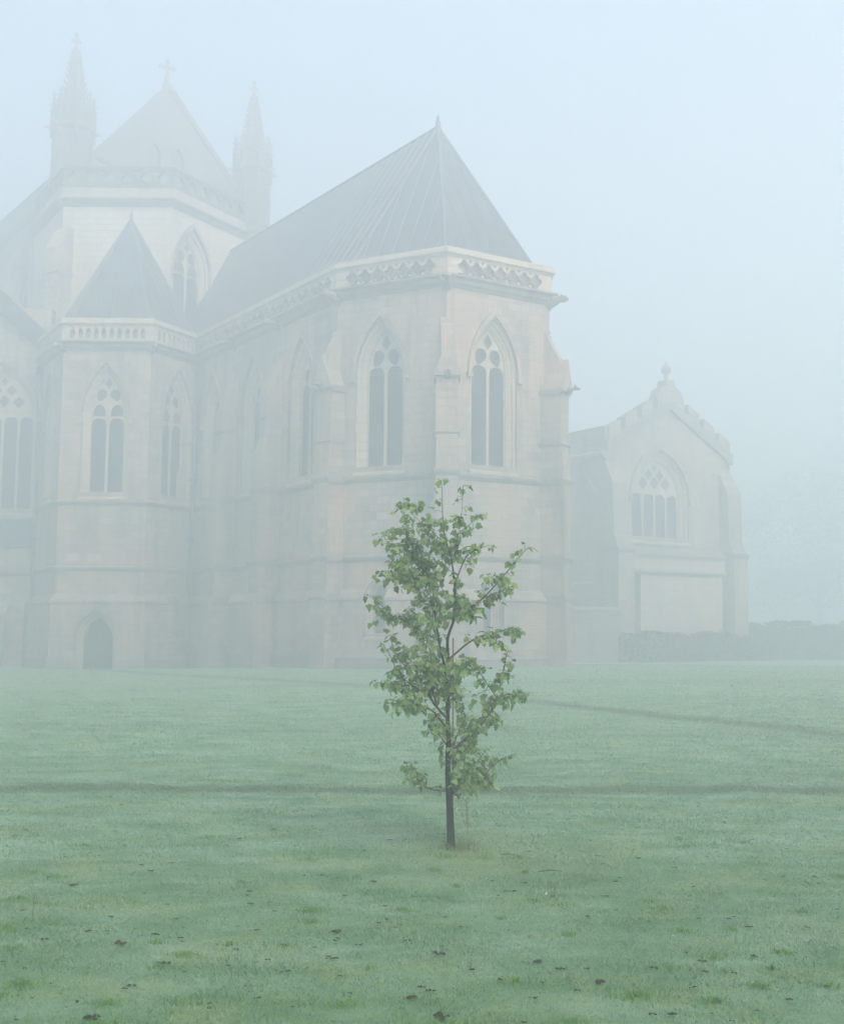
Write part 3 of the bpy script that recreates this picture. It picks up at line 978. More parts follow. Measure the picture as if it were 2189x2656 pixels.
for F, a, b, t0, t1, n, g in ((G1, 0, 4.03, th, th, 10, ()), (G2, 0, 3.9, th, 0, 10, ((1.42, 2.08),)), (G0, -4.6, 0, 0, th, 11, ())):
    parapet(hexc, F, a, b, ZT, 'balustrade', t0, t1, n, .22, .22)
    string_course(hexc, F, a, b, 7.33, t0, t1)
    string_course(hexc, F, a, b, 4.35, t0, t1)
    if F is G1:
        dg = ((DCX - DW / 2 - .22, DCX + DW / 2 + .22),)
        plinth_gap = dg[0]
        # ledge runs unbroken above the door; the wall below it is cut by the doorway
        m = MB()
        band(m, F, a, b, [(-.05, 2.5), (.2, 2.5), (.2, 2.68), (.27, 2.73), (.27, 2.83), (-.05, 3.19)], t0, t1)
        m.build('plinth', STONE, hexc)
        m = MB()
        slab(m, F, rect(a - .2 * t0, -1.2, b + .2 * t1, 2.498), [arch(DCX, DW + .44, -1.1, 1.05, 2.36)], .2, -.02)
        m.build('plinth', STONE, hexc)
        base_course(hexc, F, a, b, -.2, t0, t1, gaps=((DCX - DW / 2 - .40, DCX + DW / 2 + .40),))
    else:
        plinth(hexc, F, a, b, 2.85, t0, t1, gaps=g)
        for q0, q1 in g:
            m = MB(); band(m, F, q0, q1, [(-.05, -1.2), (.20, -1.2), (.20, 1.05), (-.1, 1.19)]); m.build('plinth', STONE, hexc)
        base_course(hexc, F, a, b, -.2, t0, t1)
# doorway: stepped jambs, hood, plank leaf
m = MB()
seq = [(arch(DCX, DW + .44, -1.1, 1.05, 2.36), .2), (arch(DCX, DW + .44, -1.1, 1.05, 2.36), .10), (arch(DCX, DW + .24, -1.1, 1.05, 2.24), .04), (arch(DCX, DW + .24, -1.1, 1.05, 2.24), -.08),
       (arch(DCX, DW, -1.1, 1.05, 2.08), -.14), (arch(DCX, DW, -1.1, 1.05, 2.08), -.5)]
n = len(seq[0][0])
for (la, oa), (lb, ob) in zip(seq[:-1], seq[1:]):
    for i in range(1, n):
        j = (i + 1) % n
        m.add([G1.p(la[i][0], oa, la[i][1]), G1.p(la[j][0], oa, la[j][1]), G1.p(lb[j][0], ob, lb[j][1]), G1.p(lb[i][0], ob, lb[i][1])], [(0, 1, 2, 3)], [la[i], la[j], lb[j], lb[i]])
door = m.build('doorway', PALE, hexc, fix=False)
m = MB()
a0 = arch(DCX, DW + .52, None, 1.0, 2.44); a1 = arch(DCX, DW + .80, None, 1.0, 2.66)
for (la, oa), (lb, ob) in (((a0, .19), (a0, .30)), ((a0, .30), (a1, .33)), ((a1, .33), (a1, .19))):
    for i in range(len(a0) - 1):
        j = i + 1
        m.add([G1.p(la[i][0], oa, la[i][1]), G1.p(la[j][0], oa, la[j][1]), G1.p(lb[j][0], ob, lb[j][1]), G1.p(lb[i][0], ob, lb[i][1])], [(0, 1, 2, 3)], [la[i], la[j], lb[j], lb[i]])
for s in (-1, 1): box(m, G1, DCX + s * .99 - .1, DCX + s * .99 + .1, .19, .36, .83, 1.01)
m.build('hood_mould', STONE, door, fix=False)
ap = arch(DCX, DW - .02, None, 1.05, 2.06, 10)
for i in range(6):                   # door planks
    x0 = DCX - DW / 2 + i * DW / 6 + .008; x1 = x0 + DW / 6 - .016

    def top(x):
        best = 1.05
        for (xa, za), (xb, zb_) in zip(ap[:-1], ap[1:]):
            if min(xa, xb) <= x <= max(xa, xb) and abs(xa - xb) > 1e-6:
                best = max(best, za + (zb_ - za) * (x - xa) / (xb - xa))
        return best
    m = MB(); slab(m, G1, [(x0, -1.1), (x1, -1.1), (x1, top(x1)), (x0, top(x0))], (), -.40, -.46); m.build('plank', DOORWOOD, door)
m = MB(); tube(m, [G1.p(DCX + .45, -.40, .9), G1.p(DCX + .45, -.33, .86), G1.p(DCX + .45, -.40, .78)], .015, 6); m.build('handle', IRON, door)
for s0, s1, z in ((.55, 1.05, 4.62), (1.45, 2.0, 4.60)):     # two pale repaired stones
    m = MB(); box(m, G1, s0, s1, -.02, .012, z, z + .34); m.build('stone', PALE, hexc)['label'] = 'pale replaced block in the wall'
for P, a in ((Q1, -30), (Q2, 31)):
    gargoyle(hexc, Frame(P, a), ZT + .16, .45, .14)

# hexagonal pyramid roof
HC = (-14.52, 57.3, 21.75)
hx = [(HC[0] + (q[0] - HC[0]) * .985, HC[1] + (q[1] - HC[1]) * .985, ZE + .25) for q in (Q0, Q1, Q2, QP0, along(QP0, 118, 4), along(Q0, 60, 4))]
for i in range(6):
    a, b = hx[i], hx[(i + 1) % 6]
    o, nn = roof_face(hexc, [a, b, HC])
    if i in (0, 1, 2): roof_ribs(hexc, a, b, HC, HC, nn, .6, .035)
for q in hx: hip_roll(hexc, q, HC, .06)
m = MB(); lathe(m, HC, [(.15, HC[2] - .3), (.08, HC[2] + .1), (.10, HC[2] + .2), (.04, HC[2] + .3), (.02, HC[2] + .55)], 8); m.build('finial', LEADRIB, hexc)

# rainwater pipe in the angle between the two chapels
for F, s in ((G2, 3.05), (G0, -4.1)):
    m = MB()
    tube(m, [F.p(s, .14, ZT - .1), F.p(s, .14, 3.1), F.p(s, .38, 2.7), F.p(s, .38, -.6)], .075, 8)
    pp = m.build('downpipe', LEADRIB, hexc)
    m = MB(); box(m, F, s - .17, s + .17, .02, .34, ZT - .35, ZT - .02); m.build('hopper', LEADRIB, pp)
    for z in (5.8, 8.6, 11.4):
        m = MB(); box(m, F, s - .13, s + .13, .0, .24, z, z + .09); m.build('bracket', LEADRIB, pp)

# ---------------------------------------------------------------- gabled chapel cut by the left edge of the frame
lch = tag(empty('side_chapel'), 'stone chapel with a wide traceried window at the left edge of the photograph', 'chapel')
LW = Frame((-27.0, 58.4), 0)
lcx = 27.0 - 19.0 - 1.95
ws4 = (7.4, 11.9, 14.3)
facet_wall(lch, LW, 0, 8.4, 17.5, [wall_holes(lcx, 3.1, *ws4)])
window(lch, LW, lcx, 3.1, *ws4, style='four')
string_course(lch, LW, 0, 8.4, 7.0, 0, 0, .2, .3)
m = MB(); band(m, LW, 0, 8.4, [(-.05, 5.5), (.5, 5.5), (.5, 5.7), (.05, 6.95), (-.05, 6.95)]); m.build('weathering', LEAD, lch)
m = MB(); band(m, LW, 0, 8.4, [(-.05, -1.2), (.35, -1.2), (.35, 5.48), (-.05, 5.48)]); m.build('lower_wall', STONE, lch)
m = MB(); band(m, LW, 0, 8.4, [(.3, 4.1), (.45, 4.1), (.55, 4.25), (.55, 4.4), (.3, 4.6)]); m.build('string_course', DARKSTONE, lch)
m = MB(); band(m, LW, 0, 7.0, [(.3, -1.2), (1.0, -1.2), (1.0, 2.2), (.3, 2.8)]); m.build('plinth', STONE, lch)
m = MB(); band(m, LW, 0, 7.0, [(.99, -1.2), (1.15, -1.2), (1.15, .3), (.99, .45)]); m.build('base_course', DARKSTONE, lch)
o, nn = roof_face(lch, [LW.p(-2, .25, 21.5), LW.p(4.9, .25, 18.3), LW.p(9.0, .25, 15.3), LW.p(9.0, -5, 15.3), LW.p(4.9, -5, 18.3), LW.p(-2, -5, 21.5)], .15) if False else (None, None)
roof_face(lch, [LW.p(5.6, .3, 18.6), LW.p(9.4, .3, 15.2), LW.p(9.4, -6, 15.2), LW.p(5.6, -6, 18.6)], .9, LEAD)
roof_face(lch, [LW.p(5.6, .28, 18.6), LW.p(-4, .28, 20.6), LW.p(-4, -6, 20.6), LW.p(5.6, -6, 18.6)], .9, LEAD)
m = MB(); slab(m, LW, [(0, 17.498), (7.0, 17.498), (5.6, 18.5), (0, 19.6)], (), -.01, -.5); m.build('gable', STONE, lch)

# ---------------------------------------------------------------- high choir with turrets, and the low polygonal chapel before it
A1 = (-19.03, 61.0); A2 = (-13.32, 61.0); A3 = along(A2, 60, 6.0)
H1 = Frame(A1, 0); H2 = Frame(A2, 60); H0 = Frame(A1, -58)
amb = tag(empty('ambulatory_chapel'), 'pale many-sided chapel wall with a pierced parapet rising between the two nearer roofs', 'chapel')
ZA = 23.7
for F, a, b, t0, t1 in ((H1, 0, 5.71, 0, th), (H2, 0, 6.0, th, 0), (H0, -6, 0, 0, 0)):
    hh = [wall_holes(1.65, 2.1, 16.5, 20.5, 22.4, splay=.4)] if F is H2 else ()
    facet_wall(amb, F, a, b, ZA, hh, mat=PALE)
    m = MB(); band(m, F, a, b, [(-.05, ZA), (.05, ZA), (.18, ZA + .2), (.38, ZA + .32), (.38, ZA + .42), (.15, ZA + .55), (-.05, ZA + .55)], t0, t1); m.build('cornice', DARKSTONE, amb)
    m = MB(); band(m, F, a, b, [(-.3, ZA + .55), (.12, ZA + .55), (.12, ZA + 1.0), (.2, ZA + 1.05), (-.3, ZA + 1.05)], t0, t1); m.build('parapet_base', STONE, amb)
    holes = []
    npit = max(3, int((b - a) / .95))
    for i in range(npit):
        c = a + (b - a) * (i + .5) / npit; pw = (b - a) / npit
        holes.append([(c, ZA + 1.12), (c + pw * .36, ZA + 1.55), (c, ZA + 1.98), (c - pw * .36, ZA + 1.55)])
        if i < npit - 1:
            holes.append([(c + pw / 2, ZA + 1.68), (c + pw * .80, ZA + 1.98), (c + pw * .2, ZA + 1.98)])
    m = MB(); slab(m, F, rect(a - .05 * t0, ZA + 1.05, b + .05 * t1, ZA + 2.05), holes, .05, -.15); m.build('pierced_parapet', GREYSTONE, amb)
    m = MB(); band(m, F, a, b, [(-.25, ZA + 2.05), (.12, ZA + 2.05), (.14, ZA + 2.15), (-.05, ZA + 2.25), (-.25, ZA + 2.15)], t0, t1); m.build('coping', GREYSTONE, amb)
window(amb, H2, 1.65, 2.1, 16.5, 20.5, 22.4, style='tall', splay=.4)
roof_face(amb, [H1.p(0, -.4, 24.6), H1.p(5.9, -.4, 24.6), H1.p(5.9, -7, 28.0), H1.p(0, -7, 28.0)], .15)
roof_face(amb, [H2.p(-.2, -.4, 24.6), H2.p(6.0, -.4, 24.6), H2.p(6.0, -5.5, 27.5), H2.p(-.2, -5.5, 27.5)], .15)
for s in (-.6, ):
    F = Frame(A1, -30)
    buttress(amb, F, 1.0, [(0, 22.5), (.7, 21.3), (.7, 14), (1.1, 13), (1.1, -1.2)], ((20, 0), (14, 0)), None)

choir = tag(empty('choir'), 'highest stone gable with a cross on top between two spired turrets', 'church')
TL = (-20.22, 66.0); TR = (-10.79, 72.0)
GA = math.degrees(math.atan2(6.0, 9.43))
GF = Frame(TL, GA)
GL = math.hypot(9.43, 6.0)
mid = GL / 2
gz = 34.0
m = MB()
lanc = [arch(mid - .72, .75, 27.3, 29.6, 30.4, 5), arch(mid + .72, .75, 27.3, 29.6, 30.4, 5)]
slab(m, GF, [(0, -1.2), (GL, -1.2), (GL, 27.4), (mid, gz), (0, 27.4)], lanc, 0, -.6)
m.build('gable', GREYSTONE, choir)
for s in (-1, 1):
    c0 = mid + s * .72
    m = MB(); slab(m, GF, arch(c0, .75, 27.3, 29.6, 30.4, 5), (), -.35, -.4)
    wo = m.build('window', GLASS, choir)
    m = MB()
    la, lb = arch(c0, .80, None, 29.6, 30.48), arch(c0, 1.05, None, 29.6, 30.75)
    for i in range(len(la) - 1):
        m.add([GF.p(la[i][0], .08, la[i][1]), GF.p(la[i + 1][0], .08, la[i + 1][1]), GF.p(lb[i + 1][0], .1, lb[i + 1][1]), GF.p(lb[i][0], .1, lb[i][1])], [(0, 1, 2, 3)])
        m.add([GF.p(lb[i][0], .1, lb[i][1]), GF.p(lb[i + 1][0], .1, lb[i + 1][1]), GF.p(lb[i + 1][0], 0, lb[i + 1][1]), GF.p(lb[i][0], 0, lb[i][1])], [(0, 1, 2, 3)])
    m.build('hood_mould', GREYSTONE, wo, fix=False)
for s in (-1, 1):      # raking coping
    x0, x1 = mid + s * mid, mid
    m = MB()
    v = []
    for o in (.18, -.7):
        v += [GF.p(x0, o, 27.25), GF.p(x1, o, gz - .12), GF.p(x1, o, gz + .30), GF.p(x0, o, 27.65)]
    m.add(v, [(0, 1, 2, 3), (4, 5, 6, 7), (0, 1, 5, 4), (1, 2, 6, 5), (2, 3, 7, 6), (3, 0, 4, 7)])
    m.build('coping', GREYSTONE, choir)
# cross at the apex
m = MB()
tube(m, [GF.p(mid, -.3, gz + .1), GF.p(mid, -.3, gz + .9)], [.32, .10], 6, False)
box(m, GF, mid - .09, mid + .09, -.38, -.22, gz + .8, gz + 1.80)
box(m, GF, mid - .42, mid + .42, -.37, -.23, gz + 1.32, gz + 1.48)
for x, z in ((-.42, 1.40), (.42, 1.40), (0, 1.80)):
    tube(m, [GF.p(mid + x, -.38, gz + z), GF.p(mid + x, -.22, gz + z)], .13, 8, False)
m.build('cross', GREYSTONE, choir)
# roof behind the gable
ax2 = 180 + GA - 90
dx, dy = math.cos(rad(GA + 90)), math.sin(rad(GA + 90))
Lc = 40


def back(p, d): return (p[0] + dx * d, p[1] + dy * d, p[2])


ga_ = GF.p(mid, -.6, gz - .35); gl_ = GF.p(-.3, -.6, 26.9); gr_ = GF.p(GL + .3, -.6, 26.9)
roof_face(choir, [gl_, ga_, back(ga_, Lc), back(gl_, Lc)], .2)
roof_face(choir, [gr_, ga_, back(ga_, Lc), back(gr_, Lc)], .2)
FL = Frame(TL, -54)        # side wall of the choir going away to the left
facet_wall(choir, FL, -40, -.3, 26.6, mat=GREYSTONE)
for s in (-3.6, -9.0, -14.4, -19.8):
    F = Frame(FL.p(s, 0, 0)[:2], -54)
    buttress(choir, F, 1.1, [(0, 25.5), (.9, 24), (.9, 17), (1.5, 16), (1.5, -1.2)], ((24, 0), (17, 0)), None)
for s in (-6.3, -11.7):
    window(choir, FL, s, 2.2, 15.5, 20.5, 23.0, style='tall', splay=.3)
m = MB(); band(m, FL, -40, -.3, [(-.3, 26.6), (.15, 26.6), (.3, 26.8), (.3, 26.95), (.1, 27.1), (.1, 28.1), (.2, 28.2), (-.3, 28.3)]); m.build('parapet', GREYSTONE, choir)


def turret(parent, c, zr, zt, r=1.12, zb=-1.2):
    """octagonal shaft, ring of corner pinnacles, crocketed spire with a small cross"""
    rot = pi / 8
    m = MB()
    lathe(m, c, [(r, zb), (r, zr - 4.2), (r + .1, zr - 4.1), (r + .1, zr - 3.95), (r, zr - 3.85), (r, zr - .25), (r + .22, zr - .05), (r + .22, zr + .08), (r * .9, zr + .25)], 8, rot)
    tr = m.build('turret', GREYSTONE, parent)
    for k in range(8):                     # blind panels on the shaft
        t = rot + 2 * pi * (k + .5) / 8
        F = Frame((c[0] + r * .924 * math.cos(t), c[1] + r * .924 * math.sin(t)), math.degrees(t) + 90)
        m = MB()
        slab(m, F, rect(-.34, zr - 3.6, .34, zr - .35), [arch(0, .44, zr - 3.45, zr - 1.1, zr - .6, 4)], .07, -.02)
        m.build('panel', GREYSTONE, tr)
    for k in range(8):                     # corner pinnacles
        t = rot + 2 * pi * k / 8
        p = (c[0] + (r - .02) * math.cos(t), c[1] + (r - .02) * math.sin(t))
        m = MB()
        lathe(m, p, [(.17, zr - .6), (.17, zr + .95), (.23, zr + 1.0), (.16, zr + 1.1), (.03, zr + 2.25)], 4, t)
        for h in (1.3, 1.65, 2.0):
            for q in range(4):
                a = t + q * pi / 2
                rr = .16 * (2.35 - h) / 1.2 + .03
                tube(m, [(p[0] + rr * math.cos(a), p[1] + rr * math.sin(a), zr + h), (p[0] + (rr + .09) * math.cos(a), p[1] + (rr + .09) * math.sin(a), zr + h + .07)], [.05, .03], 4, False)
        m.build('pinnacle', GREYSTONE, tr)
        m = MB()
        gf = Frame((c[0] + (r + .1) * math.cos(t), c[1] + (r + .1) * math.sin(t)), math.degrees(t) + 90)
        gargoyle(tr, gf, zr - .02, .26, .09)
    # spire
    z0, z1 = zr + .2, zt - .95
    m = MB()
    lathe(m, c, [(r * .80, z0), (r * .80, z0 + .5), (r * .74, z0 + .6), (.10, z1), (.17, z1 + .08), (.08, z1 + .2)], 8, rot)
    n = 11
    rnd = random.Random(5)
    for k in range(8):
        t = rot + 2 * pi * k / 8
        for i in range(n):
            u = (i + .6) / n
            rr = r * .74 * (1 - u) + .10 * u
            z = z0 + .6 + (z1 - z0 - .6) * u
            x, y = c[0] + rr * math.cos(t), c[1] + rr * math.sin(t)
            e = .17 * (1 - .35 * u)
            tube(m, [(x, y, z - .06), (x + e * .8 * math.cos(t), y + e * .8 * math.sin(t), z + .04), (x + e * math.cos(t), y + e * math.sin(t), z + .17)], [.09, .085, .05], 5, False)
    m.build('spire', GREYSTONE, tr)
    m = MB()
    F = Frame(c, GA)
    box(m, F, -.07, .07, -.07, .07, z1 + .15, zt)
    box(m, F, -.27, .27, -.065, .065, zt - .48, zt - .32)
    lathe(m, c, [(.05, zt - .05), (.14, zt + .02), (.10, zt + .12), (.02, zt + .16)], 8)
    m.build('cross', GREYSTONE, tr)


turret(choir, TL, 29.95, 35.75)
turret(choir, TR, 29.95, 35.80)

# ---------------------------------------------------------------- gabled building on the right
gb = tag(empty('gabled_chapel'), 'lower stone building with a stepped gable, ball finial and wide arched window at the right', 'chapel')
RG = Frame((11.81, 58.0), 33)
RW0, RW1 = -3.75, 4.55
wr = (6.2, 9.0, 10.0)
RCX = -.33
hole = arch(RCX, 3.1 + .7, 6.18, 8.1, 10.45)
m = MB()
slab(m, RG, [(RW0, -1.2), (RW1, -1.2), (RW1, 10.2), (.35, 12.6), (RW0, 10.2)], [wall_holes(RCX, 3.1, 6.2, 8.2, 9.95, splay=.35)], 0, -.6)
m.build('gable', STONE, gb)
window(gb, RG, RCX, 3.1, 6.2, 8.2, 9.95, style='four', splay=.35)
# coping with stepped merlons
for s, x0 in ((-1, RW0 - .1), (1, RW1 + .1)):
    m = MB()
    v = []
    for o in (.16, -.55):
        v += [RG.p(x0, o, 10.15), RG.p(.35, o, 12.55), RG.p(.35, o, 13.05), RG.p(x0, o, 10.65)]
    m.add(v, [(0, 1, 2, 3), (4, 5, 6, 7), (0, 1, 5, 4), (1, 2, 6, 5), (2, 3, 7, 6), (3, 0, 4, 7)])
    m.build('coping', DARKSTONE, gb)
    k = 4
    for i in range(k):
        u0, u1 = (i + .12) / k, (i + .84) / k
        xa, xb = .35 + (x0 - .35) * u0, .35 + (x0 - .35) * u1
        za, zb_ = 13.0 - 2.4 * u0, 13.0 - 2.4 * u1
        m = MB()
        v = []
        for o in (.12, -.5):
            v += [RG.p(xa, o, za), RG.p(xb, o, zb_), RG.p(xb, o, zb_ + .62), RG.p(xa, o, za + .62)]
        m.add(v, [(0, 1, 2, 3), (4, 5, 6, 7), (0, 1, 5, 4), (1, 2, 6, 5), (2, 3, 7, 6), (3, 0, 4, 7)])
        m.build('merlon', STONE, gb)
m = MB()
slab(m, RG, [(-.55, 12.9), (1.25, 12.9), (1.05, 13.5), (.65, 13.75), (.6, 14.05), (.1, 14.05), (.05, 13.75), (-.35, 13.5)], (), .14, -.5)
m.build('gable_cap', STONE, gb)
m = MB()
c0 = RG.p(.35, -.18, 0)
lathe(m, c0, [(.20, 14.0), (.10, 14.1), (.08, 14.2), (.14, 14.28), (.09, 14.34), (.22, 14.46), (.26, 14.60), (.20, 14.76), (.09, 14.86), (.06, 14.95), (.02, 15.02)], 8, smooth=True)
m.build('finial', STONE, gb)
for s in (-1, 1):
    x = RW0 + .35 if s < 0 else RW1 - .3
    buttress(gb, Frame(RG.p(x, 0, 0)[:2], 33), .95, [(0, 9.7), (.55, 8.6), (.60, 6.2), (.9, 5.4), (.9, -1.2)], ((5.5, 0),), None)
    F = Frame(RG.p(RW0 if s < 0 else RW1, 0, 0)[:2], 33 + s * 90)
buttress(gb, Frame(RG.p(RW1, -.6, 0)[:2], 123), .9, [(0, 9.6), (.75, 8.0), (.80, 5.2), (.95, 4.8), (.95, -1.2)], ((5.0, 0),), None)
m = MB(); band(m, RG, -3.1, 3.7, [(-.05, 5.2), (.5, 5.2), (.5, 5.35), (.08, 5.75), (-.05, 5.75)]); m.build('string_course', DARKSTONE, gb)
m = MB(); band(m, RG, -3.1, 3.7, [(-.05, 4.35), (.42, 4.35), (.52, 4.5), (.42, 4.62), (-.05, 4.62)]); m.build('string_course', DARKSTONE, gb)
m = MB(); band(m, RG, -3.1, 3.7, [(-.05, 4.622), (.40, 4.622), (.40, 5.198), (-.05, 5.198)]); m.build('porch_wall', PALE, gb)
m = MB(); band(m, RG, -2.0, 3.5, [(-.05, -1.2), (.36, -1.2), (.36, 4.348), (-.05, 4.348)]); m.build('porch_wall', PALE, gb)
m = MB(); band(m, RG, -3.1, 3.7, [(.37, -1.2), (.55, -1.2), (.55, 1.3), (.37, 1.45)]); m.build('base_course', DARKSTONE, gb)
# side wall going away to the left with its own parapet and roof
RS = Frame(RG.p(RW0, 0, 0)[:2], -57)
facet_wall(gb, RS, -14, -.01, 9.8)
m = MB(); band(m, RS, -14, 0, [(-.3, 9.8), (.1, 9.8), (.25, 9.95), (.25, 10.1), (.1, 10.2), (.1, 11.25), (.16, 11.35), (-.3, 11.45)]); m.build('parapet', STONE, gb)
for s in (-3.4, -7.4, -11.4):
    buttress(gb, Frame(RS.p(s, 0, 0)[:2], -57), .85, [(0, 9.0), (.6, 8.0), (.65, 5.5), (1.0, 4.8), (1.0, -1.2)], ((6.6, 0), (4.0, 0)), None)
    if s > -9: window(gb, RS, s - 2.0 if s < -4 else -1.6, 1.4, 4.2, 7.3, 8.5, style='two')
facet_wall(gb, Frame(RG.p(RW1, 0, 0)[:2], -57 + 180), 0, 14, 10.2)
bx, by = -math.sin(rad(33)), math.cos(rad(33))


def bk(p, d): return (p[0] + bx * d, p[1] + by * d, p[2])


a_, b_, c_ = RG.p(RW0, -.6, 9.7), RG.p(.35, -.6, 12.3), RG.p(RW1, -.6, 9.7)
roof_face(gb, [a_, b_, bk(b_, 13.5), bk(a_, 13.5)]); roof_face(gb, [c_, b_, bk(b_, 13.5), bk(c_, 13.5)])

# the building stands further off and is larger than first laid out
gb.location = (0, 0, -.27)
gb.scale = (1.17, 1.17, 1.17)

# low stone screen wall between the apse and the gabled building
lw = tag(empty('boundary_wall'), 'low dark stone wall joining the tall chapel to the gabled building', 'wall')
WF = Frame((4.6, 61.0), 26)
m = MB(); slab(m, WF, rect(0, -1.2, 6.6, 2.7), (), 0, -.35); m.build('wall', DARKSTONE, lw)
m = MB(); band(m, WF, -.02, 6.62, [(-.42, 2.7), (.07, 2.7), (.07, 2.78), (-.17, 2.95), (-.42, 2.78)]); m.build('coping', DARKSTONE, lw)

# ---------------------------------------------------------------- hedges and far trees
def leaf_cloud(rnd, pts, size, seed=0):
    """many small leaf quads at the given points"""
    n = len(pts)
    rs = np.random.RandomState(seed)
    P = np.array(pts)
    a = rs.normal(size=(n, 3)); a /= np.linalg.norm(a, axis=1)[:, None]
    b = np.cross(a, rs.normal(size=(n, 3))); b /= np.linalg.norm(b, axis=1)[:, None]
    s = size * rs.uniform(.6, 1.4, (n, 1))
    v = np.stack([P - a * s, P + b * s * .6, P + a * s, P - b * s * .6], 1).reshape(-1, 3)
    f = np.arange(4 * n).reshape(n, 4)
    return v, f


def np_mesh(name, v, f, mat, parent=None, tint=None, smooth=False):
    me = bpy.data.meshes.new(name)
    nv, nf, k = len(v), len(f), f.shape[1]
    me.vertices.add(nv); me.vertices.foreach_set('co', np.ascontiguousarray(v, dtype=np.float32).ravel())
    me.loops.add(nf * k); me.loops.foreach_set('vertex_index', np.ascontiguousarray(f, dtype=np.int32).ravel())
    me.polygons.add(nf)
    me.polygons.foreach_set('loop_start', np.arange(0, nf * k, k, dtype=np.int32))
    me.update(calc_edges=True)
    if smooth: me.polygons.foreach_set('use_smooth', np.ones(nf, dtype=bool))
    if tint is not None:
        at = me.attributes.new('tint', 'FLOAT', 'POINT')
        at.data.foreach_set('value', np.ascontiguousarray(tint, dtype=np.float32))
    me.materials.append(mat)
    return link(bpy.data.objects.new(name, me), parent)


def hedge(label, x0, y0, x1, y1, h, d, seed):
    t_ = tag(empty('hedge'), label, 'hedge')
    t_.location = (0, 0, 0)
    rs = np.random.RandomState(seed)
    L = math.hypot(x1 - x0, y1 - y0)
    n = int(L * 420)
    s = rs.uniform(0, L, n)
    q = rs.uniform(0, 1, n)
    hh = h * (1 + .07 * np.sin(s * 1.3 + seed) + .05 * np.sin(s * 3.1))
    side = rs.randint(0, 3, n)
    o = np.where(side == 0, d / 2, np.where(side == 1, -d / 2, (q - .5) * d)) + rs.normal(0, .06, n)
    z = np.where(side == 2, hh, q * hh) + rs.normal(0, .06, n)
    ux, uy = (x1 - x0) / L, (y1 - y0) / L
    X = x0 + ux * s + uy * o; Y = y0 + uy * s - ux * o
    Z = ground_z(X, Y) + z
    v, f = leaf_cloud(None, np.stack([X, Y, Z], 1), .10, seed)
    fo = np_mesh('foliage', v, f, HEDGE, t_); fo['kind'] = 'stuff'
    m = MB()
    F = Frame((x0, y0), math.degrees(math.atan2(uy, ux)))
    k = int(L / .6)
    for i in range(k):
        tube(m, [F.p(i * .6 + .3, rs.normal(0, .05), -.6), F.p(i * .6 + .3 + rs.normal(0, .1), 0, h * .8)], [.03, .01], 5)
    m.build('stem', TRUNK, t_)
    m = MB(); box(m, F, .05, L - .05, -d / 2 + .12, d / 2 - .12, -.8, h * .93); m.build('twig_mass', HEDGE, t_)


hedge('dark clipped hedge running to the right edge behind the lawn', 19.2, 71.8, 52, 87, 2.1, 1.4, 3)
hedge('short low hedge at the foot of the gabled building', 10.3, 64.0, 19.0, 70.0, 1.45, .9, 4)


def far_tree(x, y, h, r, seed, label):
    t_ = tag(empty('broadleaf_tree', (x, y, 0)), label, 'tree', None)
    t_.location = (0, 0, 0)
    rs = np.random.RandomState(seed)
    m = MB()
    zt = float(ground_z(x, y))
    tube(m, [(x, y, zt - .3), (x + .1, y, zt + h * .2), (x + .2, y, zt + h * .45), (x, y, zt + h * .8)], [.45, .36, .26, .06], 8)
    for k in range(9):
        a = rs.uniform(0, 2 * pi); z0 = zt + h * rs.uniform(.2, .5); l = r * rs.uniform(.5, .9)
        tube(m, [(x + .1, y, z0), (x + l * .5 * math.cos(a), y + l * .5 * math.sin(a), z0 + h * .12), (x + l * math.cos(a), y + l * math.sin(a), z0 + h * .25)], [.16, .1, .03], 6)
    m.build('trunk', TRUNK, t_)
    pts = []
    for k in range(46):
        a = rs.uniform(0, 2 * pi); e = rs.uniform(-.75, 1.0)
        rr = r * math.sqrt(max(0, 1 - e * e)) * rs.uniform(.45, 1)
        c = np.array([x + rr * math.cos(a), y + rr * math.sin(a), zt + h * .6 + e * h * .38])
        R = r * rs.uniform(.18, .34)
        p = rs.normal(size=(220, 3)); p /= np.linalg.norm(p, axis=1)[:, None]
        p *= (rs.uniform(.3, 1, (220, 1)) ** .4) * R * np.array([1, 1, .75])
        pts.append(c + p)
    v, f = leaf_cloud(None, np.concatenate(pts), .22, seed)
    np_mesh('crown', v, f, HEDGE, t_)['kind'] = 'stuff'


far_tree(47, 142, 20, 12, 11, 'large dim tree in the fog just right of the gabled building')
far_tree(66, 150, 22, 13, 12, 'large dim tree in the fog at the right edge')

# gravel edge of the lawn in front of the right-hand buildings
m = MB()
pr = []
for i in range(41):
    s = i / 40
    x0, y0 = 6.2 + 40 * s, 54.3 + 9.5 * s
    pr.append((x0, y0))
v = []
for x0, y0 in pr:
    for k in (0, 1):
        xx, yy = x0 - .2 * k, y0 + 1.3 * k
        v.append((xx, yy, float(ground_z(xx, yy)) + .02))
m.add(v, [(2 * i, 2 * i + 2, 2 * i + 3, 2 * i + 1) for i in range(40)])
tag(m.build('path', GRAVEL, None, fix=False), 'narrow gravel path along the far edge of the lawn', kind='structure')
m = MB()
v = []
for x0, y0 in pr:
    z = float(ground_z(x0, y0))
    for (o, zz) in ((-.10, -.08), (-.10, .05), (0, .05), (0, -.08)):
        v.append((x0, y0 + o, z + zz))
f = []
for i in range(40):
    for k in range(4):
        f.append((i * 4 + k, i * 4 + (k + 1) % 4, (i + 1) * 4 + (k + 1) % 4, (i + 1) * 4 + k))
f += [(0, 1, 2, 3), (160, 161, 162, 163)]
m.add(v, f)
tag(m.build('kerb', IRON, None), 'thin dark edging between lawn and gravel path', kind='structure')

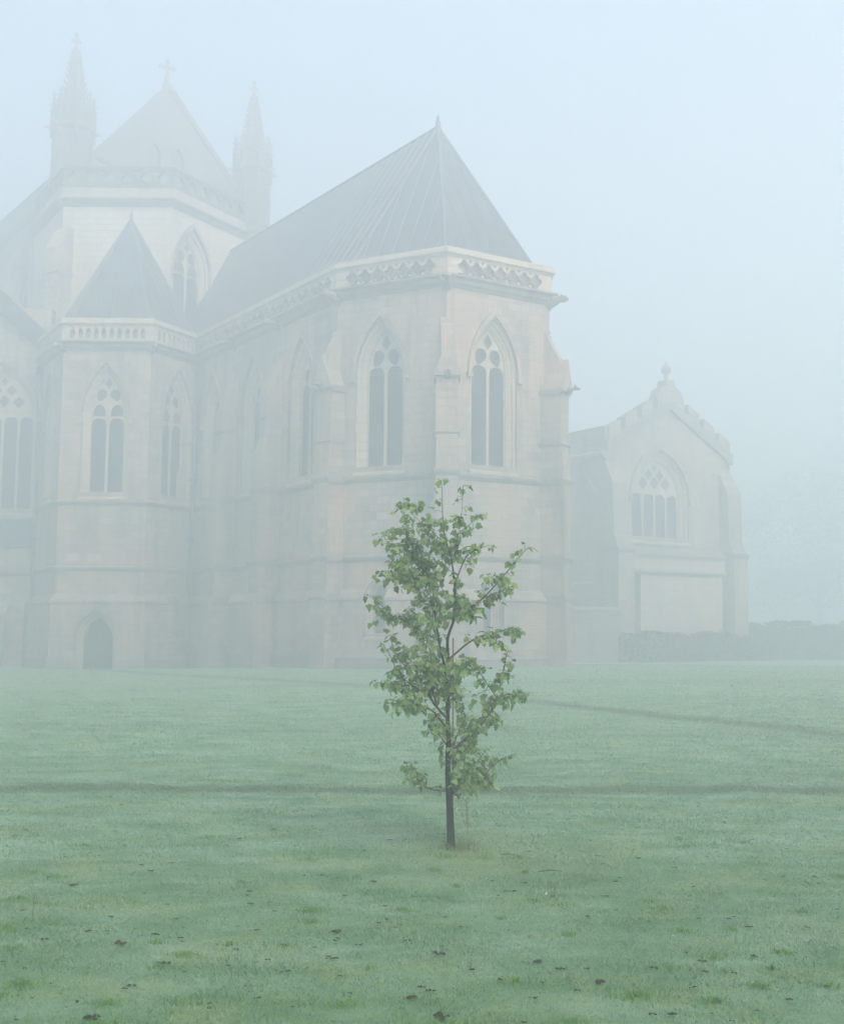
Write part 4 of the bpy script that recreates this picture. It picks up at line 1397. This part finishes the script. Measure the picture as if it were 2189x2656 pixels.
# ---------------------------------------------------------------- grass blades
def grass(name, y0, y1, n, hmin, hmax, wd, seed, label, spread=0.42, extra=1.4):
    rs = np.random.RandomState(seed)
    u = rs.uniform(0, 1, n)
    y = np.sqrt(y0 ** 2 + u * (y1 ** 2 - y0 ** 2))
    x = rs.uniform(-1, 1, n) * (spread * y + extra)
    # clumping
    cl = np.sin(x * 3.1 + 1.7 * np.sin(y * 2.3)) * np.sin(y * 4.2 + 1.3 * np.sin(x * 2.9)) + .6 * np.sin(x * 9.7 + y * 5.1) * np.sin(y * 12.3 - x * 3.3)
    h = rs.uniform(hmin, hmax, n) * (1 + .25 * cl)
    z = ground_z(x, y) - .004
    a = rs.uniform(0, 2 * pi, n)
    lean = rs.uniform(.1, 1.1, n) * h
    la = rs.uniform(0, 2 * pi, n)
    wx, wy = np.cos(a) * wd * .5, np.sin(a) * wd * .5
    lx, ly = np.cos(la) * lean, np.sin(la) * lean
    b0 = np.stack([x - wx, y - wy, z], 1); b1 = np.stack([x + wx, y + wy, z], 1)
    m0 = np.stack([x - wx * .8 + lx * .35, y - wy * .8 + ly * .35, z + h * .6], 1)
    m1 = np.stack([x + wx * .8 + lx * .35, y + wy * .8 + ly * .35, z + h * .6], 1)
    tp = np.stack([x + lx, y + ly, z + h], 1)
    v = np.stack([b0, b1, m1, tp, m0], 1).reshape(-1, 3)
    f = np.arange(5 * n).reshape(n, 5)
    tint = np.repeat(np.clip(rs.normal(.5, .22, n), 0, 1), 5)
    o = np_mesh(name, v, f, BLADES, None, tint)
    return tag(o, label, 'grass', kind='stuff')


grass('grass', 4.2, 8.5, 320000, .007, .020, .0034, 21, 'short dewy grass blades of the near lawn')
grass('grass', 8.5, 15, 200000, .009, .024, .007, 22, 'short dewy grass blades of the middle lawn')
grass('grass', 15, 27, 130000, .010, .028, .014, 23, 'short dewy grass blades of the far lawn')
grass('grass', 27, 52, 90000, .010, .026, .03, 24, 'short dewy grass blades towards the buildings')


def tuft_patch(cx, cy, r, n, h, seed, spike=1.0):
    rs = np.random.RandomState(seed)
    rr = np.abs(rs.normal(0, .5, n)) * r; t_ = rs.uniform(0, 2 * pi, n)
    return cx + rr * np.cos(t_) * 1.4, cy + rr * np.sin(t_), np.full(n, h) * rs.uniform(.4, 1, n)


def blades_at(name, x, y, h, wd, mat, label, seed, lean=.6, tintv=.3, cat='grass'):
    rs = np.random.RandomState(seed)
    n = len(x)
    z = ground_z(x, y) - .004
    a = rs.uniform(0, 2 * pi, n); la = rs.uniform(0, 2 * pi, n)
    le = rs.uniform(.1, lean, n) * h
    wx, wy = np.cos(a) * wd * .5, np.sin(a) * wd * .5
    lx, ly = np.cos(la) * le, np.sin(la) * le
    v = np.stack([np.stack([x - wx, y - wy, z], 1), np.stack([x + wx, y + wy, z], 1),
                  np.stack([x + wx * .8 + lx * .35, y + wy * .8 + ly * .35, z + h * .6], 1),
                  np.stack([x + lx, y + ly, z + h], 1),
                  np.stack([x - wx * .8 + lx * .35, y - wy * .8 + ly * .35, z + h * .6], 1)], 1).reshape(-1, 3)
    f = np.arange(5 * n).reshape(n, 5)
    o = np_mesh(name, v, f, mat, None, np.repeat(np.clip(rs.normal(tintv, .15, n), 0, 1), 5))
    return tag(o, label, cat, kind='stuff')


RICH = simple('rich_grass', (.085, .215, .05), (.15, .31, .085), .6, 30., 0, 0)
xs_, ys_, hs_ = [], [], []
rnd = random.Random(8)
spots = [(-.62, 7.0, .07, 260), (-1.78, 5.55, .12, 300), (-.10, 7.0, .07, 160), (.95, 5.42, .12, 300), (.1, 5.0, .2, 400), (-1.3, 5.0, .16, 300), (-2.2, 6.5, .15, 250)]
for k in range(60):
    yy = rnd.uniform(4.9, 9.5); spots.append((rnd.uniform(-.38, .38) * yy, yy, rnd.uniform(.03, .10), rnd.randint(30, 160)))
for i, (a, b, r, n) in enumerate(spots):
    X, Y, Hh = tuft_patch(a, b, r, n, .034, 40 + i)
    xs_.append(X); ys_.append(Y); hs_.append(Hh)
blades_at('grass_tufts', np.concatenate(xs_), np.concatenate(ys_), np.concatenate(hs_), .005, RICH, 'scattered richer green tufts in the dewy lawn', 5)
X, Y, Hh = tuft_patch(.30, 8.98, .22, 260, .10, 77)
blades_at('long_grass', X, Y, Hh, .004, STRAW, 'longer dry grass left unmown round the foot of the young tree', 6, .8)

# ---------------------------------------------------------------- worm casts
def clod_mesh(seed, s):
    rs = random.Random(seed)
    m = MB()
    for k in range(rs.randint(6, 11)):
        cx, cy = rs.gauss(0, s * .55), rs.gauss(0, s * .4)
        r = s * rs.uniform(.16, .46)
        seg = 7
        v = [(cx, cy, r * rs.uniform(.75, 1.1))]
        for q, zz in ((.65, .7), (1.0, .0)):
            for i in range(seg):
                t_ = 2 * pi * i / seg
                rr = r * q * rs.uniform(.75, 1.25)
                v.append((cx + rr * math.cos(t_), cy + rr * math.sin(t_), r * zz * rs.uniform(.7, 1.1) - (.004 if zz == 0 else 0)))
        f = [(0, 1 + i, 1 + (i + 1) % seg) for i in range(seg)]
        f += [(1 + i, 1 + seg + i, 1 + seg + (i + 1) % seg, 1 + (i + 1) % seg) for i in range(seg)]
        m.add(v, f)
    me = m.mesh('worm_cast')
    me.materials.append(SOIL)
    return me


cm = [clod_mesh(i, .024) for i in range(6)]
cb = [clod_mesh(20 + i, .034) for i in range(4)]
rnd = random.Random(3)
extra = []
for k in range(165):
    yy = rnd.uniform(4.9, 12); extra.append((round(rnd.uniform(-.37, .37) * yy, 2), yy, 0))
BIGLAB = ['dark worm cast on the lawn left of the tree, farthest of the large ones',
          'upright dark worm cast in the left half of the near lawn',
          'flat wide dark worm cast just in front of the upright one at left',
          'large dark worm cast at the lower left corner of the photograph',
          'wide dark worm cast in the middle of the near lawn left of the trunk',
          'dark worm cast almost straight in front of the tree trunk',
          'large dark worm cast below the tree close to the bottom edge',
          'dark worm cast cut by the bottom edge below the tree',
          'wide dark worm cast on the near lawn just right of the tree',
          'largest dark worm cast in the lower right of the lawn',
          'lone large worm cast nearest the right edge of the lawn']
nbig = 0
for i, (x, y, big) in enumerate(CASTS + extra):
    o = bpy.data.objects.new('worm_cast', rnd.choice(cb if big else cm))
    k = rnd.uniform(.8, 1.35) if big else rnd.uniform(.5, 1.1)
    k *= .55 if i >= len(CASTS) else .64
    o.scale = (k * rnd.uniform(.8, 1.5), k, k * .75)
    o.location = (x, y, float(ground_z(x, y)) + .014)
    o.rotation_euler = (0, 0, rnd.uniform(-.6, .6))
    link(o)
    if big: nbig += 1
    tag(o, BIGLAB[nbig - 1] if big else 'small dark speck of a worm cast among the dewy grass', 'worm cast', 'large worm casts on the lawn' if big else 'small worm casts on the lawn')

# ---------------------------------------------------------------- the young tree
TX, TY = .229, 9.0
tz = float(ground_z(TX, TY))
tree = tag(empty('young_tree', (TX, TY, 0)), 'slender young broadleaf tree with loose green leaves alone on the lawn', 'tree')
rnd = random.Random(42)
samples = []            # (x, z, y, point) along every branch for hanging twigs


def smooth_path(P, k=4):
    out = []
    for i in range(len(P) - 1):
        p0, p1, p2, p3 = P[max(i - 1, 0)], P[i], P[i + 1], P[min(i + 2, len(P) - 1)]
        for j in range(k):
            t_ = j / k
            out.append(tuple(.5 * ((2 * b) + (-a + c) * t_ + (2 * a - 5 * b + 4 * c - d) * t_ ** 2 + (-a + 3 * b - 3 * c + d) * t_ ** 3) for a, b, c, d in zip(p0, p1, p2, p3)))
    out.append(tuple(P[-1]))
    return out


branch_objs = []
for bi, (kind, pts) in enumerate(BRANCHES):
    L = sum(math.hypot(a[0] - b[0], a[1] - b[1]) for a, b in zip(pts[:-1], pts[1:]))
    # start at the nearest already built wood so that limbs join
    y0 = 0.0
    if kind != 'T' and samples:
        sx, sz = pts[0]
        q = min(samples, key=lambda s_: (s_[0] - sx) ** 2 + (s_[2] - sz) ** 2)
        y0 = q[1]; r0 = q[3]
    amp = 0 if kind == 'T' else rnd.uniform(-.55, .55) * min(1, L / .7)
    P = []
    acc = 0
    for i, (x, z) in enumerate(pts):
        if i: acc += math.hypot(x - pts[i - 1][0], z - pts[i - 1][1])
        u = acc / L
        P.append((x, y0 + amp * u + (.012 * math.sin(7 * u + bi) if i else 0), z))
    if kind != 'T' and samples: P[0] = (q[0], q[1], q[2])
    S = smooth_path(P)
    n = len(S)
    if kind == 'T':
        R = [.031 * (1 - .40 * min(1, s_[2] / .75)) if s_[2] < .75 else max(.0022, .0174 * (1 - (s_[2] - .75) / 2.0) ** 1.1 + .001) for s_ in S]
        R[0] = .036
    else:
        rb = min(r0 * .75, .006 + .006 * L)
        R = [max(.0016, rb * (1 - .85 * i / (n - 1))) for i in range(n)]
    for s_, r_ in zip(S, R):
        if not (kind == 'T' and s_[2] < .5): samples.append((s_[0], s_[1], s_[2], r_))
    m = MB()
    W = [(TX + a, TY + b, c + (tz if kind == 'T' and i == 0 else 0)) for i, (a, b, c) in enumerate(S)]
    if kind == 'T': W[0] = (W[0][0], W[0][1], tz - .05)
    tube(m, W, R, 9 if kind == 'T' else 6)
    branch_objs.append((m, kind))

# leaves: a broad blade with a few coarse points, folded along the midrib
def leaf_mesh(seed):
    rs = random.Random(seed)
    out = [(0, 0), (.26, -.05), (.50, .14), (.40, .34), (.47, .55), (.27, .66), (.16, .86), (0, 1.0)]
    half = [(x * rs.uniform(.8, 1.2), y + (rs.uniform(-.05, .05) if 0 < y < 1 else 0)) for x, y in out]
    fold = rs.uniform(.12, .35); droop = rs.uniform(.15, .4)

    def zz(x, y): return abs(x) * fold - droop * y * y + .05 * math.sin(9 * y + seed) * abs(x)
    v, f = [], []
    mid = [(0, 0.0), (0, .35), (0, .7), (0, 1.0)]
    v += [(0, y, zz(0, y)) for _, y in mid]
    for s in (1, -1):
        b = len(v)
        for x, y in half[1:-1]:
            v.append((s * x, y, zz(x, y)))
        r_ = [b + i for i in range(6)]
        q = [(0, r_[0], r_[1], 1), (1, r_[1], r_[2], r_[3]), (1, r_[3], r_[4], 2), (2, r_[4], r_[5], 3)]
        f += [t_ if s > 0 else tuple(reversed(t_)) for t_ in q]
    # petiole
    b = len(v)
    v += [(-.012, 0, 0), (.012, 0, 0), (.012, -.55, .10), (-.012, -.55, .10), (0, 0, -.02), (0, -.55, .08)]
    f += [(b, b + 1, b + 2, b + 3), (b + 1, b + 4, b + 5, b + 2), (b + 4, b, b + 3, b + 5)]
    me = bpy.data.meshes.new('leaf')
    me.from_pydata(v, [], f)
    for p in me.polygons: p.use_smooth = True
    me.materials.append(LEAF)
    return me, np.array(v), f


LM = [leaf_mesh(i) for i in range(7)]
placed = []
twigs = MB()
for (cx, cz, rx, rz, n) in LEAF_CLUSTERS:
    n = int(n * 2.3) if n > 7 else int(n * 1.4)
    k = max(1, int(round(n / 2.8)))
    for j in range(k):
        while True:
            a, b = rnd.uniform(-1, 1), rnd.uniform(-1, 1)
            if a * a + b * b < 1: break
        ex, ez = cx + a * rx, cz + b * rz
        q = min(samples, key=lambda s_: (s_[0] - ex) ** 2 + (s_[2] - ez) ** 2)
        d2_ = math.hypot(q[0] - ex, q[2] - ez)
        ey = q[1] + rnd.gauss(0, .05 + .35 * min(.35, rx + .3 * d2_))
        p0 = Vector((q[0], q[1], q[2])); p2 = Vector((ex, ey, ez))
        md = (p0 + p2) * .5 + Vector((rnd.gauss(0, .008), rnd.gauss(0, .01), rnd.uniform(-.005, .02)))
        T = [tuple(p0), tuple(md), tuple(p2)]
        T = smooth_path(T, 3)
        tube(twigs, [(TX + a_, TY + b_, c_) for a_, b_, c_ in T], [.0018 - .0008 * i / len(T) for i in range(len(T))], 4)
        m_ = n // k + (1 if j < n % k else 0)
        for i in range(m_):
            u = 1 - .8 * (i / max(1, m_)) * rnd.uniform(.5, 1)
            base = p0.lerp(md, u * 2) if u < .5 else md.lerp(p2, (u - .5) * 2)
            az = rnd.uniform(0, 2 * pi)
            pit = rnd.gauss(-.55, .5)
            L = rnd.uniform(.028, .056)
            dirv = Vector((math.cos(az) * math.cos(pit), math.sin(az) * math.cos(pit), math.sin(pit)))
            side = dirv.cross(Vector((0, 0, 1))).normalized()
            side = (Matrix.Rotation(rnd.gauss(0, .65), 3, dirv) @ side)
            up = side.cross(dirv)
            org = base + dirv * L * .5
            M = Matrix(((side.x * L, dirv.x * L, up.x * L, TX + org.x), (side.y * L, dirv.y * L, up.y * L, TY + org.y), (side.z * L, dirv.z * L, up.z * L, org.z), (0, 0, 0, 1)))
            placed.append((M, rnd.randrange(7), L * (1.15 - .3 * (org.y + .4)) + rnd.uniform(0, .012)))

for k, (m, kind) in enumerate(branch_objs):
    o = m.build('trunk' if kind == 'T' else 'branch', BARK if kind in 'TS' else TWIG, tree)
    o.location = (-TX, -TY, 0)
o = twigs.build('twigs', TWIG, tree, fix=False); o['kind'] = 'stuff'; o.location = (-TX, -TY, 0)
placed.sort(key=lambda q: -q[2])
inv = Matrix.Translation((-TX, -TY, 0))
for M, k, _ in placed[:300]:
    o = bpy.data.objects.new('leaf', LM[k][0])
    link(o, tree)
    o.matrix_local = inv @ M
rs = np.random.RandomState(9)
V, Fq, tint, b = [], [], [], 0
for M, k, _ in placed[300:]:
    A = np.array(M)
    v = LM[k][1] @ A[:3, :3].T + A[:3, 3]
    V.append(v); tint.append(np.full(len(v), rs.uniform(0, .999)))
    Fq += [tuple(b + i for i in f) for f in LM[k][2]]
    b += len(v)
V = np.concatenate(V)
me = bpy.data.meshes.new('foliage')
me.from_pydata((V - np.array([TX, TY, 0])).tolist(), [], Fq)
at = me.attributes.new('tint', 'FLOAT', 'POINT')
at.data.foreach_set('value', np.concatenate(tint).astype(np.float32))
me.polygons.foreach_set('use_smooth', [True] * len(Fq))
me.materials.append(LEAF)
o = link(bpy.data.objects.new('foliage', me), tree); o['kind'] = 'stuff'

# cane stake behind the trunk
m = MB()
CX = TX + .006
zz = [-.12 + .1385 * i for i in range(13)]
pts, rr = [], []
for z in zz:
    for d, r in ((-.006, .0055), (0, .0068), (.006, .0055)):
        pts.append((CX + .005 * (1.5 - z) / 1.5, TY + .045 + .01 * z, z + d)); rr.append(r)
tube(m, pts, rr, 8)
tag(m.build('cane', CANE), 'thin reddish cane stake standing upright against the young trunk', 'stake')

# dead weed stalks beside the trunk and one tall stalk by the left edge
def weed(x, y, h, n, label, seed, mat):
    rs = random.Random(seed)
    t_ = tag(empty('weed', (x, y, 0)), label, 'weed')
    t_.location = (0, 0, 0)
    zb = float(ground_z(x, y))
    for k in range(n):
        a = rs.uniform(0, 2 * pi); l = rs.uniform(.02, .10) * (h / .4); hh = h * rs.uniform(.6, 1)
        P = [(x + rs.uniform(-.02, .02), y + rs.uniform(-.02, .02), zb - .02), (x + l * .4 * math.cos(a), y + l * .4 * math.sin(a), zb + hh * .5), (x + l * math.cos(a), y + l * math.sin(a), zb + hh)]
        m = MB(); tube(m, smooth_path(P), .0014, 5)
        for q in range(7 if n > 1 else 0):
            u = rs.uniform(.4, 1); b_ = rs.uniform(0, 2 * pi)
            px, py, pz = P[1][0] + (P[2][0] - P[1][0]) * (u - .4) / .6, P[1][1] + (P[2][1] - P[1][1]) * (u - .4) / .6, zb + hh * (.5 + .5 * (u - .4) / .6)
            tube(m, [(px, py, pz), (px + .03 * math.cos(b_), py + .03 * math.sin(b_), pz + .025)], [.001, .0025], 4)
        m.build('stem', mat, t_)


weed(TX + .12, TY - .02, .42, 7, 'pale dead weed stalks just right of the young tree trunk', 2, STRAW)
weed(-2.12, 6.72, .20, 1, 'single thin dark grass stalk standing near the left edge', 3, TWIG)

# two dead twigs and a few pale fallen leaves on the grass
for i, (x, y, L, a, lab) in enumerate(((.62, 8.62, .10, .1, 'short dark fallen twig to the right of the trunk foot'), (.86, 8.05, .16, .25, 'longer dark fallen twig on the grass in front of the tree'))):
    z = float(ground_z(x, y)) + .035
    m = MB(); tube(m, [(x - L * .5, y, z), (x, y + .01, z + .006), (x + L * .5 * math.cos(a), y + L * .5 * math.sin(a), z)], [.003, .004, .002], 6)
    tag(m.build('twig', TWIG), lab, 'twig')
PALELEAF = simple('fallen_leaf', (.30, .26, .15), (.42, .38, .24), .7, 50.)
rnd = random.Random(12)
for i in range(7):
    yy = rnd.uniform(5, 10); xx = rnd.uniform(-.33, .33) * yy
    me = LM[i % 7][0].copy(); me.materials.clear(); me.materials.append(PALELEAF)
    o = bpy.data.objects.new('fallen_leaf', me)
    o.location = (xx, yy, float(ground_z(xx, yy)) + .035); s = rnd.uniform(.012, .022)
    o.scale = (s, s, s); o.rotation_euler = (rnd.uniform(-.3, .3), rnd.uniform(-.3, .3), rnd.uniform(0, 6))
    link(o); tag(o, 'tiny pale curled leaf fallen on the dewy grass', 'leaf', 'pale fallen leaves on the lawn')
